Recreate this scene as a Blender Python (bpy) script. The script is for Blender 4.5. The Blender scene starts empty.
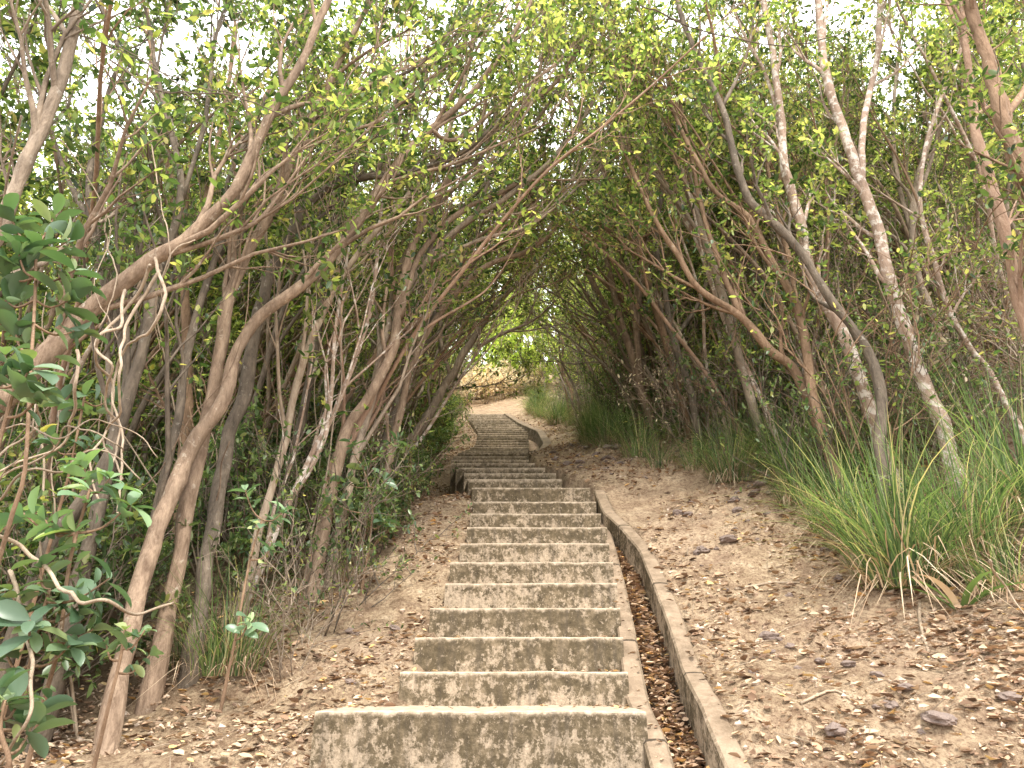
import bpy, math, random
import numpy as np
from mathutils import Vector, noise

random.seed(11)
rng = np.random.default_rng(11)
scn = bpy.context.scene
COL = scn.collection
W = 1.1
EYE = 1.6
TH = math.radians(22.9)
F = 683.0
CT, ST = math.cos(TH), math.sin(TH)

# ------------------------------------------------------------------ measuring
def ray(px, py):
    v = 384.0 - py
    Yf = F * CT - v * ST
    return (px - 512.0) / Yf, (F * ST + v * CT) / Yf

def P(px, py, d):
    sx, sz = ray(px, py)
    return Vector((sx * d, d, EYE + sz * d))

# stair nosing survey: row, left, right, distance in stair widths
ST_TAB = [
 (711, 315, 646, 2.83), (672, 400, 628, 3.25), (637, 415, 623, 3.52), (608, 430, 620, 3.79),
 (583, 445, 617, 4.06), (562, 450, 613, 4.33), (543, 460, 609, 4.60), (527, 467, 607, 4.87),
 (513.5, 470, 601, 5.15), (501.5, 473, 596, 5.42), (487.5, 472, 590, 5.70), (479, 468, 562, 6.10),
 (473, 464, 556, 6.50), (467.5, 456, 545, 6.90), (463, 451, 535, 7.35), (459.5, 451, 529, 7.90),
 (456, 453, 527, 8.45), (452.5, 458, 527, 9.0), (450, 464, 528, 9.8), (444.6, 475, 529, 10.8),
 (431.5, 478, 528, 12.8), (423, 472, 516, 14.6), (414, 465, 504, 16.4)]
PATH_TAB = [(411, 470, 509, 17.3), (405, 489, 517, 18.6), (398, 506, 527, 20.0), (393, 519, 536, 21.5)]
allst = ST_TAB + PATH_TAB
SY, SZ, SL, SR = [], [], [], []
for (py, xl, xr, dw) in allst:
    d = dw * W
    SY.append(d); SZ.append(P(512, py, d).z); SL.append(P(xl, py, d).x); SR.append(P(xr, py, d).x)
NST = len(ST_TAB)
y0, z0 = SY[0], SZ[0]
# profile below the first step and above the end of the path
PY = [-60, -3, 0.0, y0 - 0.5] + SY + [30, 45, 70, 200]
zf = SZ[-1]
PZ = [z0 - 3.4, z0 - 2.6, z0 - 1.62, z0 - 0.36] + SZ + [zf + 4.2, zf + 9, zf + 13, zf + 13]
LY = [-60, 0, y0] + SY[1:] + [30, 200]
LX = [SL[0], SL[0], SL[0]] + SL[1:] + [SL[-1] + 2.4, SL[-1] + 8]
RY = [-60, 0, y0] + SY[1:] + [30, 200]
RX = [SR[0] + .25, SR[0] + .05, SR[0]] + SR[1:] + [SR[-1] + 2.6, SR[-1] + 9]

def pz(y): return float(np.interp(y, PY, PZ))
def xl(y): return float(np.interp(y, LY, LX))
def xr(y): return float(np.interp(y, RY, RX))

def on_ramp(px, py, off=0.0):
    d = 1.5
    while d < 30:
        if P(px, py, d).z < pz(d) + off:
            return P(px, py, d)
        d += 0.01
    return P(px, py, d)

strip_out = [on_ramp(*q, -.09) for q in [(676,768),(651,704),(636,634),(627,590),(619,557),(611,530),(602,514)]]
wall_in = [on_ramp(*q) for q in [(724,768),(705,724),(690,690),(675,650),(663,612),(652,584),(640,554),(622,531),(603,514)]]
wall_out = [on_ramp(*q) for q in [(742,768),(724,732),(698,672),(686,638),(674,600),(659,564),(639,541),(613,519)]]
def tab(pts):
    pts = sorted(pts, key=lambda p: p.y)
    return [p.y for p in pts], [p.x for p in pts]
soY, soX = tab(strip_out); wiY, wiX = tab(wall_in); woY, woX = tab(wall_out)
# extend toward the viewer in a straight line
for Yt, Xt in ((soY, soX), (wiY, wiX), (woY, woX)):
    s = (Xt[1] - Xt[0]) / max(1e-3, Yt[1] - Yt[0]); s = max(-.25, min(.25, s))
    Xt.insert(0, Xt[0] - s * (Yt[0] + 1.0)); Yt.insert(0, -1.0)
YG1 = SY[10] - .1
def x_so(y):
    if y < YG1: return max(xr(y) + .02, float(np.interp(y, soY, soX)))
    return xr(y) + .02
UP = [(8.9*W, .0, .12), (9.6*W, .17, .30), (11*W, .26, .42), (12.6*W, .20, .36), (14.4*W, .05, .2), (16.4*W, .0, .14)]
def x_wi(y):
    if y < YG1: return float(np.interp(y, wiY, wiX))
    if y < UP[0][0]: return xr(y) + .02
    return xr(y) + float(np.interp(y, [u[0] for u in UP], [u[1] for u in UP]))
def x_wo(y):
    if y < YG1: return max(x_wi(y) + .1, float(np.interp(y, woY, woX)))
    if y < UP[0][0]: return xr(y) + .08
    return xr(y) + float(np.interp(y, [u[0] for u in UP], [u[2] for u in UP]))

def sstep(a, b, t):
    t = max(0.0, min(1.0, (t - a) / (b - a))); return t * t * (3 - 2 * t)

def terrain(x, y, fine=True):
    L, R, O = xl(y), xr(y), x_wo(y)
    base = pz(y)
    stairs = y < SY[NST - 1] + .05
    if x < L + .06:
        s = L - x
        z_first = .16 * (1 - sstep(SY[0] - .05, SY[0] + .25, y)) * (1 - sstep(.1, .6, s))
        drop = z_first + .32 * sstep(5.9 * W, 6.6 * W, y) * (1 - sstep(8.5 * W, 10 * W, y))
        z = base - .13 - drop - .10 * min(max(s, 0), 3) - .16 * max(0, min(s, 25) - 3)
        if not stairs: z = base - .05 - .06 * min(max(s, 0), 3) - .1 * max(0, min(s, 25) - 3)
    elif x > O - .04:
        s = x - O
        z = base + .0 + .16 * min(max(s, 0), 1.0) + .30 * max(0, min(s, 12) - 1.0) + .1 * max(0, min(s, 40) - 12)
        if not stairs: z -= .05 * (1 - sstep(0, .6, s))
    else:
        z = base - (.13 if stairs else .055)
    if stairs and L < x < O + .02:
        k = sstep(0, .1, x - L - .04) * (1 - sstep(-.08, 0, x - (O - .03)))
        z = z * (1 - k) + (base - (.27 if x > x_so(y) - .03 else .42)) * k
    if fine:
        q = Vector((x, y, 0))
        outside = 1.0 if (x < L or x > O) else .15
        if not stairs and L < x < R: outside = .1
        rb = 1 + 1.6 * sstep(.1, .8, x - O) * sstep(4.2, 6.5, y)
        z += outside * (.05 * noise.noise(q * 1.1) + .035 * noise.noise(q * 3.1) + rb * (.026 * noise.noise(q * 8) + .020 * noise.noise(q * 17) + .012 * abs(noise.noise(q * 9 + Vector((5,5,5))))))
    return z

def ground_hit(px, py, dmax=40):
    d = 1.2
    while d < dmax:
        p = P(px, py, d)
        if p.z < terrain(p.x, p.y, False): return p
        d += 0.03
    return p

# ------------------------------------------------------------------ object helpers
def tag(o, label=None, cat=None, group=None, kind=None):
    if label: o['label'] = label
    if cat: o['category'] = cat
    if group: o['group'] = group
    if kind: o['kind'] = kind
    return o

def empty(name, loc=(0, 0, 0)):
    o = bpy.data.objects.new(name, None); o.empty_display_size = .1
    COL.objects.link(o); o.location = loc
    return o

class MB:
    def __init__(s): s.v = []; s.f = []; s.n = 0
    def tube(s, pts, rads, sides=6, cap=True):
        if len(pts) < 2: return
        n0 = s.n
        t = (pts[1] - pts[0]).normalized()
        u = t.orthogonal().normalized()
        for i, p in enumerate(pts):
            if i == 0: t = pts[1] - pts[0]
            elif i == len(pts) - 1: t = pts[i] - pts[i - 1]
            else: t = pts[i + 1] - pts[i - 1]
            if t.length < 1e-6: t = Vector((0, 0, 1))
            t.normalize()
            u = (u - t * u.dot(t))
            if u.length < 1e-5: u = t.orthogonal()
            u.normalize(); w = t.cross(u)
            r = rads[i]
            for k in range(sides):
                a = 2 * math.pi * k / sides
                s.v.append(p + (u * math.cos(a) + w * math.sin(a)) * r)
        for i in range(len(pts) - 1):
            for k in range(sides):
                a = n0 + i * sides + k; b = n0 + i * sides + (k + 1) % sides
                s.f.append((a, b, b + sides, a + sides))
        s.n += len(pts) * sides
        if cap:
            s.f.append(tuple(n0 + (len(pts) - 1) * sides + k for k in range(sides)))
            s.f.append(tuple(n0 + k for k in reversed(range(sides))))
    def build(s, name, mat, parent=None, origin=None, smooth=True):
        o3 = origin or Vector((0, 0, 0))
        me = bpy.data.meshes.new(name)
        me.from_pydata([tuple(Vector(v) - o3) for v in s.v], [], s.f)
        me.materials.append(mat)
        if smooth: me.polygons.foreach_set('use_smooth', [True] * len(me.polygons))
        me.update()
        o = bpy.data.objects.new(name, me); COL.objects.link(o)
        if parent: o.parent = parent
        elif origin: o.location = origin
        return o

# leaf templates: vertices (along, across, up), faces
LEAF6 = (np.array([(0,0,0),(.3,.2,.05),(.72,.17,.03),(1,0,-.04),(.72,-.17,.03),(.3,-.2,.05)]), [(0,3,2,1),(0,5,4,3)])
def big_leaf():
    v = []; f = []
    st = [(0,.015,0),(.12,.1,.02),(.3,.2,.045),(.55,.25,.05),(.78,.21,.03),(.93,.11,0),(1,.01,-.03)]
    for (a, w, z) in st: v += [(a, w, z+.35*w), (a, 0, z), (a, -w, z+.35*w)]
    for i in range(len(st) - 1):
        a = i * 3; f += [(a, a+1, a+4, a+3), (a+1, a+2, a+5, a+4)]
    return np.array(v, float), f
BIG = big_leaf()
CURL = (np.array([(0,0,0),(.3,.22,.16),(.7,.2,.12),(1,0,.1),(.7,-.2,.14),(.3,-.22,.1),(.5,0,-.02)]), [(0,6,2,1),(6,3,2),(0,5,4,6),(6,4,3)])

def leaves_mesh(name, pos, dr, nr, size, tpl, mat, parent=None, origin=None, wid=None, smooth=False):
    pos = np.asarray(pos, float); dr = np.asarray(dr, float); nr = np.asarray(nr, float); size = np.asarray(size, float)
    n = len(pos)
    dr = dr / (np.linalg.norm(dr, axis=1, keepdims=True) + 1e-9)
    b = np.cross(nr, dr); b = b / (np.linalg.norm(b, axis=1, keepdims=True) + 1e-9)
    nn = np.cross(dr, b)
    tv, tf = tpl
    wd = np.ones(n) if wid is None else wid
    V = (pos[:, None, :] + size[:, None, None] * (tv[None, :, 0:1] * dr[:, None, :] + (tv[None, :, 1:2] * wd[:, None, None]) * b[:, None, :] + tv[None, :, 2:3] * nn[:, None, :]))
    if origin is not None: V = V - np.array(origin)[None, None, :]
    m = len(tv)
    V = V.reshape(-1, 3)
    fl = np.concatenate([np.array(f) for f in tf]); ls = np.array([len(f) for f in tf])
    loops = (fl[None, :] + (np.arange(n) * m)[:, None]).reshape(-1)
    tot = np.tile(ls, n); start = np.concatenate([[0], np.cumsum(tot)[:-1]])
    me = bpy.data.meshes.new(name)
    me.vertices.add(len(V)); me.vertices.foreach_set('co', V.reshape(-1))
    me.loops.add(len(loops)); me.loops.foreach_set('vertex_index', loops.astype(np.int32))
    me.polygons.add(len(tot)); me.polygons.foreach_set('loop_start', start.astype(np.int32)); me.polygons.foreach_set('loop_total', tot.astype(np.int32))
    if smooth: me.polygons.foreach_set('use_smooth', np.ones(len(tot), bool))
    at = me.attributes.new('rnd', 'FLOAT', 'FACE')
    at.data.foreach_set('value', np.repeat(rng.random(n), len(tf)))
    me.materials.append(mat); me.update(); me.validate()
    o = bpy.data.objects.new(name, me); COL.objects.link(o)
    if parent: o.parent = parent
    elif origin is not None: o.location = origin
    return o

# ------------------------------------------------------------------ materials
def mat_new(name):
    m = bpy.data.materials.new(name); m.use_nodes = True
    nt = m.node_tree; nt.nodes.clear()
    out = nt.nodes.new('ShaderNodeOutputMaterial')
    return m, nt, out
def N(nt, t, **kw):
    n = nt.nodes.new(t)
    for k, v in kw.items():
        if k.startswith('i_'): n.inputs[k[2:].replace('_', ' ')].default_value = v
        else: setattr(n, k, v)
    return n
def ramp(nt, fac, stops, interp='LINEAR'):
    r = nt.nodes.new('ShaderNodeValToRGB'); r.color_ramp.interpolation = interp
    e = r.color_ramp.elements
    e[0].position = stops[0][0]; e[0].color = (*stops[0][1], 1)
    e[1].position = stops[-1][0]; e[1].color = (*stops[-1][1], 1)
    for p, c in stops[1:-1]:
        x = e.new(p); x.color = (*c, 1)
    if fac is not None: nt.links.new(fac, r.inputs[0])
    return r
def mixc(nt, fac, a, b, mode='MIX'):
    m = nt.nodes.new('ShaderNodeMix'); m.data_type = 'RGBA'; m.blend_type = mode
    for s, v in ((m.inputs[0], fac), (m.inputs[6], a), (m.inputs[7], b)):
        if hasattr(v, 'is_linked'): nt.links.new(v, s)
        elif isinstance(v, (int, float)): s.default_value = v
        else: s.default_value = (*v, 1)
    return m.outputs[2]
def noise_n(nt, scale, detail=4, rough=.6, dist=0, vec=None):
    n = nt.nodes.new('ShaderNodeTexNoise'); n.inputs['Scale'].default_value = scale
    n.inputs['Detail'].default_value = detail; n.inputs['Roughness'].default_value = rough; n.inputs['Distortion'].default_value = dist
    if vec is not None: nt.links.new(vec, n.inputs['Vector'])
    return n.outputs['Fac']
def coords(nt): return nt.nodes.new('ShaderNodeTexCoord').outputs['Object']

def leaf_mat(name, stops, trans=.4, rough=.45, spec=.3, tr_tint=(1.55, 1.6, .8), hue=.492, vr=(.95, 1.7)):
    m, nt, out = mat_new(name)
    a = N(nt, 'ShaderNodeAttribute', attribute_name='rnd')
    oi = nt.nodes.new('ShaderNodeObjectInfo')
    c = ramp(nt, a.outputs['Fac'], stops).outputs[0]
    hs = nt.nodes.new('ShaderNodeHueSaturation')
    mr = N(nt, 'ShaderNodeMapRange'); nt.links.new(oi.outputs['Random'], mr.inputs[0]); mr.inputs[3].default_value = vr[0]; mr.inputs[4].default_value = vr[1]
    nt.links.new(mr.outputs[0], hs.inputs['Value']); nt.links.new(c, hs.inputs['Color'])
    c = hs.outputs[0]; hs.inputs['Saturation'].default_value = .80; hs.inputs['Hue'].default_value = hue
    p = N(nt, 'ShaderNodeBsdfPrincipled'); nt.links.new(c, p.inputs['Base Color'])
    p.inputs['Roughness'].default_value = rough; p.inputs['Specular IOR Level'].default_value = spec
    t = nt.nodes.new('ShaderNodeBsdfTranslucent')
    nt.links.new(mixc(nt, 1.0, c, tr_tint, 'MULTIPLY'), t.inputs[0])
    mx = nt.nodes.new('ShaderNodeMixShader'); mx.inputs[0].default_value = trans
    nt.links.new(p.outputs[0], mx.inputs[1]); nt.links.new(t.outputs[0], mx.inputs[2])
    nt.links.new(mx.outputs[0], out.inputs[0])
    return m

def bark_mat(name, lo, hi, lichen=None, amount=.56, rough=.85):
    m, nt, out = mat_new(name)
    co = coords(nt)
    mp = nt.nodes.new('ShaderNodeMapping'); mp.inputs['Scale'].default_value = (1, 1, .3); nt.links.new(co, mp.inputs[0])
    n1 = noise_n(nt, 26, 8, .75, .4, mp.outputs[0])
    c = ramp(nt, n1, [(.3, lo), (.7, hi)]).outputs[0]
    n0 = noise_n(nt, 2.2, 3, .6, 0, co)
    c = mixc(nt, ramp(nt, n0, [(.35, (0,0,0)), (.7, (.6,.6,.6))]).outputs[0], c, tuple(x * .5 for x in lo))
    if lichen:
        n2 = noise_n(nt, 15, 7, .68, .3, co)
        c = mixc(nt, ramp(nt, n2, [(amount, (0,0,0)), (amount + .09, (.6,.6,.6))]).outputs[0], c, lichen)
    p = N(nt, 'ShaderNodeBsdfPrincipled'); nt.links.new(c, p.inputs['Base Color'])
    p.inputs['Roughness'].default_value = rough; p.inputs['Specular IOR Level'].default_value = .25
    b = nt.nodes.new('ShaderNodeBump'); b.inputs['Strength'].default_value = .9; b.inputs['Distance'].default_value = .015
    nt.links.new(noise_n(nt, 45, 4, .7, .2, mp.outputs[0]), b.inputs['Height']); nt.links.new(b.outputs[0], p.inputs['Normal'])
    nt.links.new(p.outputs[0], out.inputs[0])
    return m

M = {}
M['leaf'] = leaf_mat('leaf_canopy', [(0, (.018,.045,.012)), (.3, (.04,.09,.02)), (.6, (.105,.17,.035)), (.88, (.25,.32,.06)), (1, (.46,.38,.11))], .48, .38, .5)
M['leaf_light'] = leaf_mat('leaf_light', [(0, (.03,.07,.016)), (.35, (.10,.17,.035)), (.75, (.28,.35,.07)), (1, (.54,.50,.15))], .58, .42, .45)
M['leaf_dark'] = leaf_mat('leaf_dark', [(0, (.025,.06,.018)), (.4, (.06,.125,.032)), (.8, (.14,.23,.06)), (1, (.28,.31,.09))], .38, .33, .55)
M['leaf_broad'] = leaf_mat('leaf_broad', [(0, (.055,.12,.06)), (.5, (.095,.18,.09)), (.85, (.16,.26,.11)), (1, (.27,.34,.10))], .25, .36, .55, (1.2,1.5,.6))
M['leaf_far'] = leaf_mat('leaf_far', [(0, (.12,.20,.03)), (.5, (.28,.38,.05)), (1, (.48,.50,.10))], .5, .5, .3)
M['leaf_dry'] = leaf_mat('leaf_dry', [(0, (.42,.27,.16)), (.5, (.66,.49,.32)), (1, (.78,.68,.46))], .35, .7, .2, (1.0,1.05,.95), .51)
M['grass'] = leaf_mat('grass_blade', [(0, (.022,.055,.016)), (.4, (.065,.13,.032)), (.8, (.13,.215,.055)), (.94, (.26,.30,.10)), (1, (.46,.38,.19))], .4, .4, .4)
M['grass_dry'] = leaf_mat('grass_dry', [(0, (.22,.14,.07)), (.6, (.40,.28,.15)), (1, (.55,.44,.27))], .25, .6, .2, (1.1,1,.8))
M['litter'] = leaf_mat('litter_leaf', [(0, (.10,.05,.025)), (.25, (.27,.14,.065)), (.5, (.45,.26,.13)), (.78, (.58,.38,.21)), (.91, (.64,.46,.28)), (.95, (.72,.45,.09)), (1, (.76,.36,.04))], .08, .65, .2, (1,1,.8), .5, (.98, 1.02))
M['bark_red'] = bark_mat('bark_red', (.14,.088,.058), (.50,.365,.26), (.66,.58,.47), .60)
M['bark_dark'] = bark_mat('bark_dark', (.07,.055,.042), (.30,.235,.175), (.50,.45,.38), .60)
M['bark_brown'] = bark_mat('bark_brown', (.14,.08,.045), (.48,.32,.21), (.6,.52,.41), .62)
M['bark_lichen'] = bark_mat('bark_lichen', (.26,.17,.12), (.60,.45,.35), (.84,.78,.70), .50)
M['bark_rust'] = bark_mat('bark_rust', (.27,.155,.10), (.54,.375,.27), (.52,.43,.35), .60)
M['bark_grey'] = bark_mat('bark_grey', (.15,.11,.08), (.52,.41,.31), (.5,.46,.4), .58)
M['vine'] = bark_mat('vine_bark', (.26,.18,.12), (.62,.50,.38))
M['dead'] = bark_mat('dead_wood', (.30,.22,.15), (.58,.46,.34))

def concrete(name, step=True):
    m, nt, out = mat_new(name)
    co = coords(nt)
    big = noise_n(nt, 2.6, 5, .62, .2, co)
    mp = nt.nodes.new('ShaderNodeMapping'); mp.inputs['Scale'].default_value = (1, 1, .8); nt.links.new(co, mp.inputs[0])
    patch = noise_n(nt, 17, 10, .74, .1, mp.outputs[0])
    fine = noise_n(nt, 60, 4, .7, 0, co)
    dark = ramp(nt, noise_n(nt, 16, 6, .75, .2, co), [(.3, (.045,.034,.020)), (.5, (.105,.080,.048)), (.7, (.25,.19,.125))]).outputs[0]
    pale = ramp(nt, fine, [(.3, (.30,.23,.16)), (.7, (.54,.43,.32))]).outputs[0]
    geo = nt.nodes.new('ShaderNodeNewGeometry')
    sep = nt.nodes.new('ShaderNodeSeparateXYZ'); nt.links.new(geo.outputs['Normal'], sep.inputs[0])
    hg = N(nt, 'ShaderNodeAttribute', attribute_name='below')
    def math2(op, a, b, clamp=False):
        n = nt.nodes.new('ShaderNodeMath'); n.operation = op; n.use_clamp = clamp
        for i, v in enumerate((a, b)):
            if hasattr(v, 'is_linked'): nt.links.new(v, n.inputs[i])
            else: n.inputs[i].default_value = v
        return n.outputs[0]
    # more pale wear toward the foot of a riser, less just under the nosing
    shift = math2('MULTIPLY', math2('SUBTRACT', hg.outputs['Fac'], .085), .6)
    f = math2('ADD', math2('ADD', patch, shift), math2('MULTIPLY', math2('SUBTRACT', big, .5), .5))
    f = math2('ADD', f, math2('MULTIPLY', math2('SUBTRACT', noise_n(nt, 55, 6, .75, .1, co), .5), .62))
    oi = nt.nodes.new('ShaderNodeObjectInfo')
    f = math2('ADD', f, math2('MULTIPLY', math2('SUBTRACT', oi.outputs['Random'], .5), .09))
    msk = ramp(nt, f, [(.515, (0,0,0)), (.56, (.6,.6,.6)), (.64, (1,1,1))]).outputs[0]
    c = mixc(nt, math2('MULTIPLY', msk, .8), dark, pale)
    # dusty tread and chipped nosing
    top = math2('ADD', math2('MULTIPLY', ramp(nt, sep.outputs[2], [(.3, (0,0,0)), (.8, (1,1,1))]).outputs[0], 1.0), 0, True)
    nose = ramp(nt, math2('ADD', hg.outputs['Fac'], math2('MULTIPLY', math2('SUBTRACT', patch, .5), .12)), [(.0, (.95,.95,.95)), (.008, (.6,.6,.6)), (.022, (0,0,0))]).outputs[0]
    dust = ramp(nt, noise_n(nt, 20, 5, .6, 0, co), [(.3, (.32,.25,.175)), (.65, (.58,.47,.36))]).outputs[0]
    if step:
        c = mixc(nt, math2('MULTIPLY', math2('MAXIMUM', top, nose), .92), c, dust)
    else:
        c = mixc(nt, math2('MULTIPLY', top, .8), c, ramp(nt, noise_n(nt, 7, 6, .7, .3, co), [(.3, (.15,.105,.07)), (.6, (.34,.25,.175)), (.8, (.46,.36,.27))]).outputs[0])
    # streaks of run-off down the faces and dark casting joints across a kerb
    sp2 = nt.nodes.new('ShaderNodeSeparateXYZ'); nt.links.new(co, sp2.inputs[0])
    if not step:
        jt = math2('LESS_THAN', math2('PINGPONG', math2('ADD', sp2.outputs[1], math2('MULTIPLY', fine, .015)), .46), .008)
        c = mixc(nt, math2('MULTIPLY', jt, .85), c, (.03,.022,.015))
    else:
        mp2 = nt.nodes.new('ShaderNodeMapping'); mp2.inputs['Scale'].default_value = (1, 1, .08); nt.links.new(co, mp2.inputs[0])
        stk = ramp(nt, noise_n(nt, 26, 5, .65, 0, mp2.outputs[0]), [(.5, (0,0,0)), (.68, (.55,.55,.55))]).outputs[0]
        c = mixc(nt, math2('MULTIPLY', stk, math2('SUBTRACT', 1.0, top)), c, (.075,.06,.045))
    p = N(nt, 'ShaderNodeBsdfPrincipled'); nt.links.new(c, p.inputs['Base Color'])
    p.inputs['Roughness'].default_value = .92; p.inputs['Specular IOR Level'].default_value = .2
    b = nt.nodes.new('ShaderNodeBump'); b.inputs['Strength'].default_value = .55; b.inputs['Distance'].default_value = .008
    nt.links.new(math2('ADD', fine, patch), b.inputs['Height']); nt.links.new(b.outputs[0], p.inputs['Normal'])
    nt.links.new(p.outputs[0], out.inputs[0])
    return m
M['concrete'] = concrete('weathered_concrete')
M['kerb'] = concrete('kerb_concrete', False)

def ground_mat():
    m, nt, out = mat_new('dry_earth')
    co = coords(nt)
    a = noise_n(nt, .9, 5, .6, .2, co); b = noise_n(nt, 7, 9, .75, .2, co); c3 = noise_n(nt, 45, 6, .8, 0, co)
    c = ramp(nt, b, [(.28, (.12,.07,.042)), (.42, (.28,.19,.12)), (.54, (.46,.34,.22)), (.70, (.65,.51,.36))]).outputs[0]
    c = mixc(nt, ramp(nt, a, [(.4, (0,0,0)), (.65, (.45,.45,.45))]).outputs[0], c, (.50,.36,.26))
    c = mixc(nt, ramp(nt, c3, [(.47, (0,0,0)), (.6, (.8,.8,.8))]).outputs[0], c, (.15,.09,.055))
    v = nt.nodes.new('ShaderNodeTexVoronoi'); v.inputs['Scale'].default_value = 55; nt.links.new(co, v.inputs['Vector'])
    c = mixc(nt, ramp(nt, v.outputs['Distance'], [(.05, (.45,.45,.45)), (.3, (0,0,0))]).outputs[0], c, (.50,.36,.24))
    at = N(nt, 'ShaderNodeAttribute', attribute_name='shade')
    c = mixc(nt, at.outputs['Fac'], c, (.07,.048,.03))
    p = N(nt, 'ShaderNodeBsdfPrincipled'); nt.links.new(c, p.inputs['Base Color']); p.inputs['Roughness'].default_value = .95
    p.inputs['Specular IOR Level'].default_value = .15
    bp = nt.nodes.new('ShaderNodeBump'); bp.inputs['Strength'].default_value = 1; bp.inputs['Distance'].default_value = .04
    nt.links.new(mixc(nt, .5, b, c3), bp.inputs['Height']); nt.links.new(bp.outputs[0], p.inputs['Normal'])
    nt.links.new(p.outputs[0], out.inputs[0])
    return m
M['ground'] = ground_mat()
def stone_mat():
    m, nt, out = mat_new('stone')
    co = coords(nt)
    c = ramp(nt, noise_n(nt, 12, 5, .7, .2, co), [(.3, (.10,.075,.065)), (.55, (.21,.155,.13)), (.8, (.36,.28,.22))]).outputs[0]
    p = N(nt, 'ShaderNodeBsdfPrincipled'); nt.links.new(c, p.inputs['Base Color']); p.inputs['Roughness'].default_value = .9
    nt.links.new(p.outputs[0], out.inputs[0]); return m
M['stone'] = stone_mat()
def clod_mat():
    m, nt, out = mat_new('earth_clod')
    c = ramp(nt, noise_n(nt, 30, 2, .5, 0, coords(nt)), [(.35, (.22,.14,.09)), (.5, (.42,.30,.21)), (.65, (.62,.50,.40))]).outputs[0]
    p = N(nt, 'ShaderNodeBsdfPrincipled'); nt.links.new(c, p.inputs['Base Color']); p.inputs['Roughness'].default_value = .95
    nt.links.new(p.outputs[0], out.inputs[0]); return m
M['clod'] = clod_mat()

# ------------------------------------------------------------------ ground
def axis(segs):
    a = []
    for (s, e, st) in segs:
        n = max(1, int(round((e - s) / st)))
        a += [s + (e - s) * i / n for i in range(n)]
    a.append(segs[-1][1]); return a
gx = axis([(-150,-30,20),(-30,-8,2),(-8,-3,.25),(-3,3.6,.05),(3.6,8,.25),(8,30,2),(30,150,20)])
gy = axis([(-60,0,6),(0,2,.4),(2,9,.05),(9,22,.12),(22,40,1.5),(40,200,20)])
vs = []; shade = []
for y in gy:
    for x in gx:
        fine = abs(x) < 10 and 0 < y < 26
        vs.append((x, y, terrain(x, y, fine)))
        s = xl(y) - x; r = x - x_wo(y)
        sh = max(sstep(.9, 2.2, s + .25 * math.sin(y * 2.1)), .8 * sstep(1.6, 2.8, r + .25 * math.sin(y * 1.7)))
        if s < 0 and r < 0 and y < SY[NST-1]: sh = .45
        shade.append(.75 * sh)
nx = len(gx)
fs = [(j*nx+i, j*nx+i+1, (j+1)*nx+i+1, (j+1)*nx+i) for j in range(len(gy)-1) for i in range(nx-1)]
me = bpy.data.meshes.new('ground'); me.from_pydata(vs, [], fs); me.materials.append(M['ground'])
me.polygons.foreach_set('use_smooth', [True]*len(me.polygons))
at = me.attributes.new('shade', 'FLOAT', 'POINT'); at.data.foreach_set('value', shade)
g = bpy.data.objects.new('ground', me); COL.objects.link(g); tag(g, kind='structure')

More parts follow.
